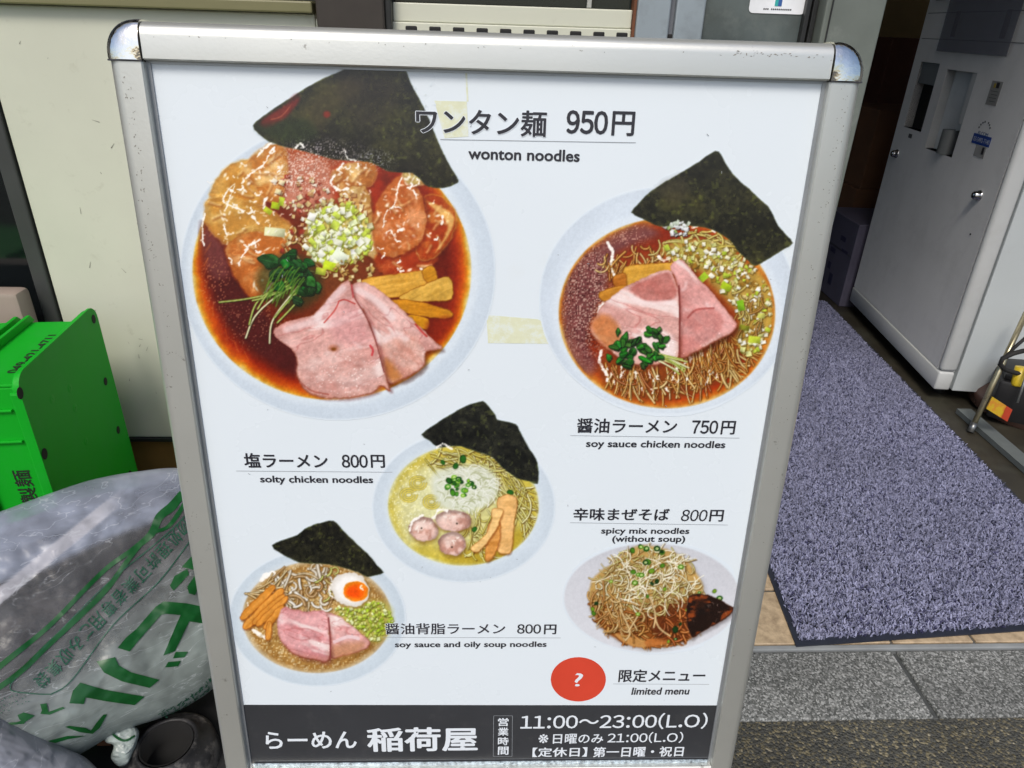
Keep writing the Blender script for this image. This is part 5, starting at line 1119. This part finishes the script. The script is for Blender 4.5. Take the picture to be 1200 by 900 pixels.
# ---- green crate lying on its side (its ribbed long wall is on top, its bottom faces right)
green = mat('green_polypropylene', (.003, .36, .014), .55, 0, .06, 3, .05, 40, spec=.25, dirt=(.03, .33, .06), dscale=10, damt=.25)
pr = atY(108, 356, 1.355); pf = atZ(14, 442, pr[2]); CH = float(pr[2]); ex_ = _n((pr-pf)[:2]); CD = float(np.linalg.norm((pr-pf)[:2])); nx = np.array([ex_[1], -ex_[0]])
CM = Matrix(((ex_[0], -nx[0], 0, pf[0]), (ex_[1], -nx[1], 0, pf[1]), (0, 0, 1, .006), (0, 0, 0, 1)))       # x back along the bottom face, y into the crate (left), z up
CH -= .006
crate = empty('green_crate', mat=CM); tag(crate, 'bright green plastic noodle crate lying on its side against the cream panel', 'crate')
# bottom plate with round corners, raised ears and drilled holes
def rrect(x0, x1, z0, z1, r, k=7):
    p = []
    for cx_, cz_, a0 in ((x1-r, z0+r, -90), (x1-r, z1-r, 0), (x0+r, z1-r, 90), (x0+r, z0+r, 180)):
        for i in range(k+1): a = math.radians(a0+90*i/k); p.append((cx_+r*math.cos(a), cz_+r*math.sin(a)))
    return p
YZ = Matrix(((1, 0, 0, 0), (0, 0, 1, 0), (0, 1, 0, 0), (0, 0, 0, 1)))     # (x, z, y) -> mesh
bp = MB().prism(rrect(0, CD, 0, CH, .03), -.004, 0, YZ).build('crate_bottom', green, crate)
MB().prism(rrect(.004, CD-.004, .004, CH-.004, .028), -.0005, .010, YZ, .003).build('bottom_rim', green, crate)
WL = .30
ins = .026
wl_ = MB(); wl_.box((ins, .0105, CH-ins-.006), (CD-ins, WL, CH-ins), .0015); o = wl_.build('crate_wall', green, crate)
MB().box((ins, .0105, ins), (CD-ins, WL, ins+.006), .0015).build('crate_wall', green, crate)
MB().box((ins, .0105, ins+.0065), (ins+.006, WL, CH-ins-.0065), .0015).build('crate_wall', green, crate)
MB().box((CD-ins-.006, .0105, ins+.0065), (CD-ins, WL, CH-ins-.0065), .0015).build('crate_wall', green, crate)
# ribs across the long wall and rim flanges
for y, h_ in ((.105, .016), (.128, .014), (.205, .014)): MB().prism([(ins-.01, CH-ins), (ins+.004, CH-ins+h_), (CD-ins-.004, CH-ins+h_), (CD-ins+.01, CH-ins)], y, y+.007, YZ, .0015).build('rib', green, crate)
for y in (.012, .105, .128): MB().box((ins-.012, y, ins), (ins-.0005, y+.006, CH-ins-.001), .0015).build('rib', green, crate)
MB().box((ins-.014, WL, ins-.014), (CD-ins+.014, WL+.012, CH-ins+.014), .003).build('crate_lip', green, crate)
hole = mat('hole_dark', (.004, .006, .004), .8)
for px, py, r in ((107, 374, .008), (20, 461, .009), (121, 447, .0075), (136, 504, .0075), (49, 532, .009), (150, 556, .008)):
    p = hit(px, py, (pf[0], pf[1], 0), np.array([nx[0], nx[1], 0])); x = float((p[:2]-pf[:2])@ex_)
    MB().prism([(r*math.cos(a), r*1.15*math.sin(a)) for a in np.linspace(0, 6.283, 19)[:-1]], -.0049, -.0042, Matrix.Translation((x, 0, float(p[2])-.006)) @ YZ).build('drain_hole', hole, crate)
for px, py in ((79, 455), (98, 517), (58, 468), (85, 478)):
    p = hit(px, py, (pf[0], pf[1], 0), np.array([nx[0], nx[1], 0])); x = float((p[:2]-pf[:2])@ex_)
    MB().lathe([(0, .0), (.003, .0012), (.006, .0004), (.009, 0)], Matrix.Translation((x, -.004, float(p[2])-.006)) @ Matrix.Rotation(math.pi/2, 4, 'X'), 14).build('moulding_mark', green, crate)
for z in (CH-.075, CH-.135, CH-.30): MB().box((ins-.006, .03, z), (ins-.0003, WL-.01, z+.004), .001).build('rib', green, crate)
MB().box((.0, -.0038, .012), (.008, .014, CH-.03), .0035).build('edge_bead', green, crate)
# printing on the long wall and the end wall
def place_text(s, M, par, m_, w_, h_, off=.02, name='lettering'):
    me = glyphs(s, off); c = np.empty(len(me.vertices)*3); me.vertices.foreach_get('co', c); c = c.reshape(-1, 3); lo, hi = c.min(0), c.max(0)
    c[:, 0] = (c[:, 0]-lo[0])/(hi[0]-lo[0])*w_-w_/2; c[:, 1] = (c[:, 1]-lo[1])/(hi[1]-lo[1])*h_-h_/2; c[:, 2] *= .01
    me.vertices.foreach_set('co', c.ravel()); me.update(); me.transform(M); return link(name, me, m_, par)
cink = mat('black_crate_print', (.01, .02, .01), .6)
# reads from the front to the back, tops towards the crate's mouth (left)
place_text('049-421-4711', Matrix.Translation((CD*.46, .040, CH-ins+.0006)) @ Matrix(((1, 0, 0, 0), (0, 1, 0, 0), (0, 0, 1, 0), (0, 0, 0, 1))), crate, cink, CD*.50, .017)
px_ = atY(21, 579, float(pf[1]))
place_text('製麺', Matrix.Translation((ins-.0006, .052, float(px_[2])-.006)) @ Matrix(((0, 0, 1, 0), (0, 1, 0, 0), (1, 0, 0, 0), (0, 0, 0, 1))), crate, cink, .072, .030)
# second crate behind to the left
cr2 = empty('green_crate', mat=CM @ Matrix.Translation((.02, WL+.03, 0))); tag(cr2, 'second green crate standing at the left edge behind the one lying on its side', 'crate')
MB().box((0, 0, 0), (CD-.03, .006, CH-.02), .002).build('crate_bottom', green, cr2); MB().box((0, .0065, CH-.03), (CD-.03, .3, CH-.024), .002).build('crate_wall', green, cr2); MB().box((0, .0065, 0), (.006, .3, CH-.031), .002).build('crate_wall', green, cr2)
MB().box((.0065, .0065, 0), (CD-.031, .3, .006), .002).build('crate_wall', green, cr2); MB().box((0, .03, CH-.0235), (CD-.03, .036, CH-.006), .002).build('rib', green, cr2)
# beige bin behind them
q = atY(15, 345, 1.44)
bb = empty('beige_bin', (float(atY(36, 350, 1.42)[0])-.165, 1.40, .006)); tag(bb, 'pinkish beige plastic bin standing behind the green crates', 'bin')
MB().box((-.16, -.02, 0), (.165, .03, float(atY(20, 336, 1.42)[2])-.006), .012).build('bin_body', mat('beige_plastic', (.30, .24, .20), .6, 0, .1, 6), bb, 40)
# ------------------------------------------------------------------ refuse bags
def film(name, col, lo, hi, rough=.22, wsc=22, bump=.9, bdist=.006):
    M = bpy.data.materials.new(name); M.use_nodes = True; N, L = M.node_tree.nodes, M.node_tree.links; b = N['Principled BSDF']
    tc = N.new('ShaderNodeTexCoord'); at = N.new('ShaderNodeAttribute'); at.attribute_name = 'Col'
    mq = N.new('ShaderNodeMapping'); mq.inputs['Rotation'].default_value = (0, .75, 0); mq.inputs['Scale'].default_value = (1, 1, 4.5); L.new(tc.outputs['Object'], mq.inputs[0])
    n4 = N.new('ShaderNodeTexNoise'); n4.inputs['Scale'].default_value = 9; n4.inputs['Detail'].default_value = 4; n4.inputs['Distortion'].default_value = .35; L.new(mq.outputs[0], n4.inputs[0])
    s1_ = N.new('ShaderNodeMath'); s1_.operation = 'SUBTRACT'; s1_.inputs[1].default_value = .5; L.new(n4.outputs[0], s1_.inputs[0])
    s2_ = N.new('ShaderNodeMath'); s2_.operation = 'ABSOLUTE'; L.new(s1_.outputs[0], s2_.inputs[0])
    cr2_ = N.new('ShaderNodeMapRange'); cr2_.inputs[1].default_value = .0; cr2_.inputs[2].default_value = .007; cr2_.inputs[3].default_value = .4; cr2_.inputs[4].default_value = 0; L.new(s2_.outputs[0], cr2_.inputs[0])
    mxc = N.new('ShaderNodeMix'); mxc.data_type = 'RGBA'; L.new(cr2_.outputs[0], mxc.inputs['Factor']); L.new(at.outputs['Color'], mxc.inputs[6]); mxc.inputs[7].default_value = (.5, .53, .56, 1)
    L.new(mxc.outputs[2], b.inputs['Base Color'])
    mp = N.new('ShaderNodeMapping'); mp.inputs['Rotation'].default_value = (0, .5, 0); mp.inputs['Scale'].default_value = (1, 1, 2.2); L.new(tc.outputs['Object'], mp.inputs[0])
    n1 = N.new('ShaderNodeTexNoise'); n1.noise_type = 'RIDGED_MULTIFRACTAL'; n1.inputs['Scale'].default_value = wsc; n1.inputs['Detail'].default_value = 5; n1.inputs['Distortion'].default_value = 1.4; L.new(mp.outputs[0], n1.inputs[0])
    n2 = N.new('ShaderNodeTexNoise'); n2.inputs['Scale'].default_value = 9; n2.inputs['Detail'].default_value = 8; n2.inputs['Distortion'].default_value = 2; L.new(mp.outputs[0], n2.inputs[0])
    bp = N.new('ShaderNodeBump'); bp.inputs['Strength'].default_value = bump; bp.inputs['Distance'].default_value = bdist; L.new(n1.outputs[0], bp.inputs['Height']); L.new(bp.outputs[0], b.inputs['Normal'])
    mr = N.new('ShaderNodeMapRange'); mr.inputs[1].default_value = .3; mr.inputs[2].default_value = .7; mr.inputs[3].default_value = lo; mr.inputs[4].default_value = hi; L.new(n2.outputs[0], mr.inputs[0])
    mu = N.new('ShaderNodeMath'); mu.operation = 'MULTIPLY'; mu.use_clamp = True; L.new(mr.outputs[0], mu.inputs[0]); L.new(at.outputs['Alpha'], mu.inputs[1]); L.new(mu.outputs[0], b.inputs['Alpha'])
    m5 = N.new('ShaderNodeMath'); m5.operation = 'MULTIPLY_ADD'; m5.use_clamp = True; m5.inputs[1].default_value = .5; L.new(cr2_.outputs[0], m5.inputs[0]); L.new(mu.outputs[0], m5.inputs[2]); L.new(m5.outputs[0], b.inputs['Alpha'])
    b.inputs['Roughness'].default_value = rough; b.inputs['Specular IOR Level'].default_value = .45; return M
def ridge(x, y, sc, seed): return 1-np.abs(fbm(x, y, sc, seed, 3)*2-1)
class Bag:
    def __init__(s, px_out, yc, thick, seed, ctr, back=1.0, wr=.006):
        s.C = atY(*ctr, yc); s.N = _n(CAM-s.C); s.A = _n(np.cross([0, 0, 1.], s.N)); s.B = np.cross(s.N, s.A)
        P = catmull(px_out, 6); Q = np.array([s.pl(*p) for p in P]); th = np.arctan2(Q[:, 1], Q[:, 0]); r = np.hypot(Q[:, 0], Q[:, 1]); i = np.argsort(th)
        s.th, s.r, s.T, s.seed, s.back, s.wr = th[i], r[i], thick, seed, back, wr
    def pl(s, px, py): p = hit(px, py, s.C, s.N)-s.C; return np.array([p@s.A, p@s.B])
    def rad(s, th): return np.interp(th, np.concatenate([s.th-2*math.pi, s.th, s.th+2*math.pi]), np.tile(s.r, 3))
    def off(s, a, b):
        q = np.clip(np.hypot(a, b)/s.rad(np.arctan2(b, a)), 0, 1); t = s.T*np.sqrt(1-q**2.4)
        x, y = a*1000, b*1000; u, v = x*.8+y*.6, -x*.6+y*.8
        w = (ridge(u*.35, v, 38, s.seed)-.6)*s.wr*2.2+(ridge(u, v*.5, 17, s.seed+5)-.6)*s.wr+(fbm(x, y, 80, s.seed+9)-.5)*.022
        return t+w*(1-q**6)
    def pt(s, a, b, d=0): o = s.off(a, b)+d; return s.C+np.multiply.outer(a, s.A)+np.multiply.outer(b, s.B)+np.multiply.outer(o, s.N)
    def build(s, name, m_, colf, par=None, nt=260, nr=110, shrink=1.):
        th = np.linspace(-math.pi, math.pi, nt, endpoint=False); rr = np.sin(np.linspace(0, 1, nr)*math.pi/2)
        TT, RR = np.meshgrid(th, rr, indexing='ij'); R0 = s.rad(TT)*RR*shrink; a, b = R0*np.cos(TT), R0*np.sin(TT)
        F = s.pt(a, b) if shrink == 1 else s.C+a[..., None]*s.A+b[..., None]*s.B+(s.off(a, b)*.6-.01)[..., None]*s.N
        q = RR**2.4; Bk = s.C+a[..., None]*s.A+b[..., None]*s.B-(s.T*s.back*np.sqrt(np.clip(1-q, 0, 1)))[..., None]*s.N
        V = np.concatenate([F.reshape(-1, 3), Bk.reshape(-1, 3)]); V[:, 2] = np.maximum(V[:, 2], .004)
        idx = np.arange(nt*nr).reshape(nt, nr); j = np.roll(idx, -1, 0)
        f1 = np.stack([idx[:, :-1], idx[:, 1:], j[:, 1:], j[:, :-1]], -1).reshape(-1, 4); f2 = f1[:, ::-1]+nt*nr
        me = bpy.data.meshes.new(name); me.from_pydata(V.tolist(), [], np.concatenate([f1, f2]).tolist())
        AA, BB = np.concatenate([a.ravel(), a.ravel()]), np.concatenate([b.ravel(), b.ravel()])
        c = colf(AA, BB); at = me.color_attributes.new('Col', 'FLOAT_COLOR', 'POINT'); at.data.foreach_set('color', c.ravel())
        bm = bmesh.new(); bm.from_mesh(me); bmesh.ops.remove_doubles(bm, verts=bm.verts, dist=1e-6); bm.to_mesh(me); bm.free(); smooth_me(me)
        return link(name, me, m_, par)
    def proj(s, a, b):
        p = s.C+np.multiply.outer(a, s.A)+np.multiply.outer(b, s.B)-CAM; c = p @ R; return CX+FPX*c[..., 0]/c[..., 2], CY+FPX*c[..., 1]/c[..., 2]
OUT1 = [(-120, 650), (-50, 618), (0, 600), (60, 578), (110, 562), (160, 553), (210, 549), (260, 562), (300, 620), (310, 700), (285, 770), (250, 806), (228, 822), (205, 834), (180, 844), (160, 850), (130, 862), (100, 880), (60, 900), (0, 930), (-90, 915), (-150, 820), (-160, 720)]
g1 = Bag(OUT1, .80, .085, 3, (95, 725), 1.1, .0009)
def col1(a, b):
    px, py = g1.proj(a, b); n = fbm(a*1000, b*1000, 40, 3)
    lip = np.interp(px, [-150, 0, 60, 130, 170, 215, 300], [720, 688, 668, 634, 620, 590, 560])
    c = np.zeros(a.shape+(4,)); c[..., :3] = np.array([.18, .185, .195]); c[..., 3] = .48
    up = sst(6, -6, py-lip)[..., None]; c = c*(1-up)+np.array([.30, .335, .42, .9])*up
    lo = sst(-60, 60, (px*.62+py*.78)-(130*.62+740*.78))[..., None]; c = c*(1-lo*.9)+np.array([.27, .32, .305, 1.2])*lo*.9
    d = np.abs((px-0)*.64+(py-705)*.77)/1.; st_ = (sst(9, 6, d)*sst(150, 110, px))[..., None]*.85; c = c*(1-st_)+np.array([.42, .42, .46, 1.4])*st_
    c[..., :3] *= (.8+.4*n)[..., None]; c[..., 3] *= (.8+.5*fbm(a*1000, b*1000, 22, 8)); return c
b1 = empty('refuse_bag', (float(g1.C[0]), float(g1.C[1]), .006)); tag(b1, 'translucent refuse bag with green Japanese printing leaning beside the sign', 'rubbish bag')
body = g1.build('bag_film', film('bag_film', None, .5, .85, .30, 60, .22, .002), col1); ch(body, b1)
g1b = Bag([(x*.9+9, y*.9+75) for x, y in OUT1], .84, .06, 9, (95, 730), .9, .012)
cont = mat('mixed_rubbish', (.035, .034, .037), .8, 0, .5, 9, .6, 30, dirt=(.10, .09, .09), dscale=12, damt=.9, dlo=.5, dhi=.56)
o = g1b.build('bag_contents', cont, lambda a, b: np.ones(a.shape+(4,)), None, 120, 40); ch(o, b1)
gp = mat('green_bag_print', (.002, .075, .012), .4, 0, .15, 20); gp2 = mat('teal_bag_print', (.008, .085, .045), .45, 0, .15, 20)
def decal(polys, name, m_, par, bag, d=.0016, cut=.004):
    """polygons in photo positions laid on the bag surface"""
    bm = bmesh.new()
    for P in polys:
        vs = [bm.verts.new((*bag.pl(*p), 0)) for p in P]
        try: bm.faces.new(vs)
        except Exception: pass
    return decal_bm(bm, name, m_, par, bag, d, cut)
def decal_bm(bm, name, m_, par, bag, d, cut):
    bm.normal_update(); bmesh.ops.triangulate(bm, faces=bm.faces)
    for _ in range(7):
        es = [e for e in bm.edges if e.calc_length() > cut]
        if not es: break
        bmesh.ops.subdivide_edges(bm, edges=es, cuts=1); bmesh.ops.triangulate(bm, faces=bm.faces)
    co = np.array([v.co[:2] for v in bm.verts])
    W3 = bag.pt(co[:, 0], co[:, 1], d)
    for v, w in zip(bm.verts, W3): v.co = w
    bm.normal_update()
    me = bpy.data.meshes.new(name); bm.to_mesh(me); bm.free(); smooth_me(me); o = link(name, me, m_); return ch(o, par)
def ribbon(pts, w, k=6):
    P = catmull(pts, k, False); T_ = np.gradient(P, axis=0); T_ /= np.hypot(T_[:, 0], T_[:, 1])[:, None]; Nn = np.stack([-T_[:, 1], T_[:, 0]], -1)
    ww = np.interp(np.linspace(0, 1, len(P)), np.linspace(0, 1, len(w)), w)[:, None] if isinstance(w, (list, tuple)) else w
    a, b = P+Nn*ww/2, P-Nn*ww/2; return [[tuple(a[i]), tuple(a[i+1]), tuple(b[i+1]), tuple(b[i])] for i in range(len(P)-1)]
decal(ribbon([(209, 584), (196, 600), (182, 612), (172, 632), (150, 650), (125, 668), (100, 692), (60, 733), (15, 770), (-30, 806)], [8, 10, 9, 8, 5, 5, 5, 5, 6, 6]), 'print_stripe', gp, b1, g1)
decal(ribbon([(213, 592), (202, 610), (190, 624), (172, 632), (150, 656), (118, 698), (60, 753), (25, 786), (-30, 824)], [4, 5, 4, 4, 5, 6, 6, 6, 6]), 'print_stripe', gp, b1, g1)
decal(ribbon([(222, 598), (200, 622), (168, 650), (120, 690), (40, 772), (17, 801), (40, 807), (62, 808)], 1.1)+ribbon([(238, 612), (215, 640), (180, 685), (130, 732), (85, 792), (62, 808)], 1.1), 'print_frame', gp2, b1, g1)
BI = [[(135, 757), (148, 761), (160, 747), (183, 721), (188, 719.6), (205, 721), (196, 742), (186, 766), (199, 761), (207, 745), (215, 728), (236, 731), (242, 714), (212, 708), (186, 706), (177, 712), (156, 736), (144, 746)], [(197, 769), (200, 762), (214, 761.6), (210, 768)], [(188, 779), (191.6, 773), (206, 772), (203, 778)]]
RU = [[(112, 772), (132, 767), (136, 776), (150, 784), (182, 793), (171, 802), (140, 794), (120, 784)], [(94, 795), (120, 803), (166, 812), (155, 822), (120, 816), (100, 811.5), (98, 819), (82, 818), (86, 804)]]
LW = [[(50, 819), (57, 818), (59, 828), (75, 822), (77, 824), (60, 831), (50, 830), (52, 826)], [(25, 831), (32, 828), (44, 832), (33, 839), (27, 836)], [(13, 840), (25, 839), (36, 834), (32, 841), (16, 842.5)],
      [(77, 845), (82, 844), (100, 847), (106, 851), (112, 842), (120, 832), (124, 832), (116, 848), (108, 855), (94, 852)], [(58, 861), (80, 856), (101, 857), (80, 860), (66, 864)]]
UP = [[(193, 689), (198, 678), (212, 670), (214, 676), (203, 688), (197, 694)], [(206, 668), (218, 655), (232, 654), (240, 660), (238, 676), (224, 672)], [(212, 690), (220, 678), (240, 680), (240, 690), (226, 688), (221, 699), (214, 697)], [(226, 694), (240, 692), (242, 702), (228, 701)]]
decal(BI, 'print_character', gp, b1, g1); decal(RU, 'print_character', gp, b1, g1); [decal([q], 'print_character', gp, b1, g1) for q in LW]; decal(UP, 'print_character', gp, b1, g1)
# small line of characters running down to the left
line = '物処理許可業者専用ごみ収集袋'
pa = catmull([(217, 617), (190, 645), (160, 677), (125, 714), (90, 752), (62, 783), (46, 798)], 10, False); seg = np.r_[0, np.cumsum(np.hypot(*np.diff(pa, axis=0).T))]
bm = bmesh.new()
for i, chh in enumerate(line):
    t = seg[-1]*(i+.5)/len(line); cx_, cy_ = np.interp(t, seg, pa[:, 0]), np.interp(t, seg, pa[:, 1]); e = 3.; dx, dy = np.interp(t+e, seg, pa[:, 0])-np.interp(t-e, seg, pa[:, 0]), np.interp(t+e, seg, pa[:, 1])-np.interp(t-e, seg, pa[:, 1]); l = math.hypot(dx, dy); dx, dy = dx/l, dy/l
    ux, uy = -dy*-1, dx*-1      # glyph up, to the right and down
    ux, uy = dy, -dx
    me = glyphs0(chh); lo = min(v.co.x for v in me.vertices), min(v.co.y for v in me.vertices); hi = max(v.co.x for v in me.vertices), max(v.co.y for v in me.vertices); sz = max(hi[0]-lo[0], hi[1]-lo[1])
    off_ = len(bm.verts); nv = []
    for v in me.vertices:
        gx, gy = (v.co.x-(lo[0]+hi[0])/2)/sz*15.5, (v.co.y-(lo[1]+hi[1])/2)/sz*17
        nv.append(bm.verts.new((*g1.pl(cx_+dx*gx+ux*gy, cy_+dy*gx+uy*gy), 0)))
    for p in me.polygons:
        try: bm.faces.new([nv[k] for k in p.vertices])
        except Exception: pass
decal_bm(bm, 'print_lettering', gp2, b1, g1, .0016, .006)
# rows of small faded print
fp = []
for path, n_, h_ in (([(246, 790), (228, 808), (206, 824), (184, 836)], 15, 8), ([(243, 806), (226, 819), (205, 832), (188, 841)], 15, 6), ([(2, 818), (28, 806)], 7, 3), ([(2, 824), (40, 808)], 8, 3), ([(2, 830), (46, 812)], 9, 3)):
    P = catmull(path, 10, False) if len(path) > 2 else np.linspace(path[0], path[1], 12)
    for k in range(n_):
        c_ = P[int(k/n_*(len(P)-1))]
        for _ in range(4 if h_ > 4 else 1):
            a = rs.choice([-.7, .87])+rs.uniform(-.2, .2); l = rs.uniform(.35, .6)*h_; x, y = c_+rs.uniform(-.35, .35, 2)*h_; d_ = np.array([math.cos(a), math.sin(a)])*l/2; nn2 = np.array([-d_[1], d_[0]])/l*.9
            fp.append([tuple(np.array([x, y])+q) for q in (-d_-nn2, d_-nn2, d_+nn2, -d_+nn2)])
decal(fp, 'faded_print', gp2, b1, g1)['kind'] = 'stuff'
kn = Bag([(120, 862), (126, 852), (140, 847), (156, 850), (163, 858), (160, 872), (156, 882), (150, 895), (139, 898), (130, 888), (133, 874), (124, 870)], .70, .022, 21, (142, 870), 1., .006)
def colk(a, b): c = np.ones(a.shape+(4,)); c[..., :3] = np.array([.36, .42, .40])*(.75+.5*fbm(a*1000, b*1000, 9, 3))[..., None]; c[..., 3] = 2; return c
o = kn.build('tied_knot', film('knot_film', None, .8, 1, .25, 60, .8, .004), colk, None, 90, 30); ch(o, b1)
decal(ribbon([(128, 852), (134, 862), (146, 868), (158, 862)], [2, 3, 2]), 'knot_print', gp, b1, kn, .002)

g2_ = Bag([(-120, 780), (-60, 806), (0, 835), (40, 856), (75, 876), (105, 892), (130, 930), (120, 990), (40, 1040), (-80, 1040), (-150, 940), (-160, 850)], .60, .07, 33, (10, 930), 1., .004)
def col2(a, b): c = np.ones(a.shape+(4,)); c[..., :3] = np.array([.26, .275, .32])*(.85+.3*fbm(a*1000, b*1000, 50, 3))[..., None]; c[..., 3] = 1.15; return c
b2 = empty('white_bag', (float(g2_.C[0]), float(g2_.C[1]), .006)); tag(b2, 'pale milky plastic bag in the bottom left corner in front of the printed bag', 'rubbish bag')
o = g2_.build('bag_film', film('milky_film', None, .7, .95, .3, 14, .6, .005), col2); ch(o, b2)
# black tub and dark can on the ground by the sign
tub = empty('black_tub', (-.52, .80, 0)); tag(tub, 'black rubber tub on the road between the bag and the sign', 'tub')
MB().box((-.30, -.14, .001), (.20, .16, .05), .02).build('tub_body', mat('matt_black_rubber', (.006, .006, .007), .7, 0, .4, 20, .2), tub, 40)
cc = atZ(194, 868, .10); can = empty('dark_can', (float(cc[0]), float(cc[1]), .0505)); tag(can, 'dark round can with a worn grey rim under the bag', 'can')
MB().lathe([(.0, .004), (.036, .004), (.038, .042), (.041, .046), (.045, .044), (.049, .036), (.060, .033), (.067, .026), (.07, 0)], None, 40).build('can_shell', mat('dark_worn_metal', (.022, .022, .024), .5, .3, .4, 30, .4, 60, dirt=(.20, .19, .18), dscale=25, damt=.6, dlo=.5, dhi=.62), can)
MB().lathe([(0, .006), (.0345, .006), (.0352, .0435), (.0376, .0440)], None, 36).build('can_hole', mat('hole_shade_black', (.004, .004, .004), .9), can)  # black inner shell: the shade inside the can is put in its colour
cf = empty('cardboard_flap', (-.575, .80, .05)); tag(cf, 'small piece of brown cardboard showing beside the tied bag knot', 'cardboard')
pp = [atY(px, py, .735) for px, py in ((112, 884), (116, 858), (132, 866), (126, 884))]
mb = MB(); mb.quad(*[tuple(p) for p in pp]); mb.quad(*[tuple(p+np.array([0, .003, 0])) for p in pp[::-1]]); ch(mb.build('cardboard_sheet', mat('brown_flap', (.22, .10, .05), .8)), cf)
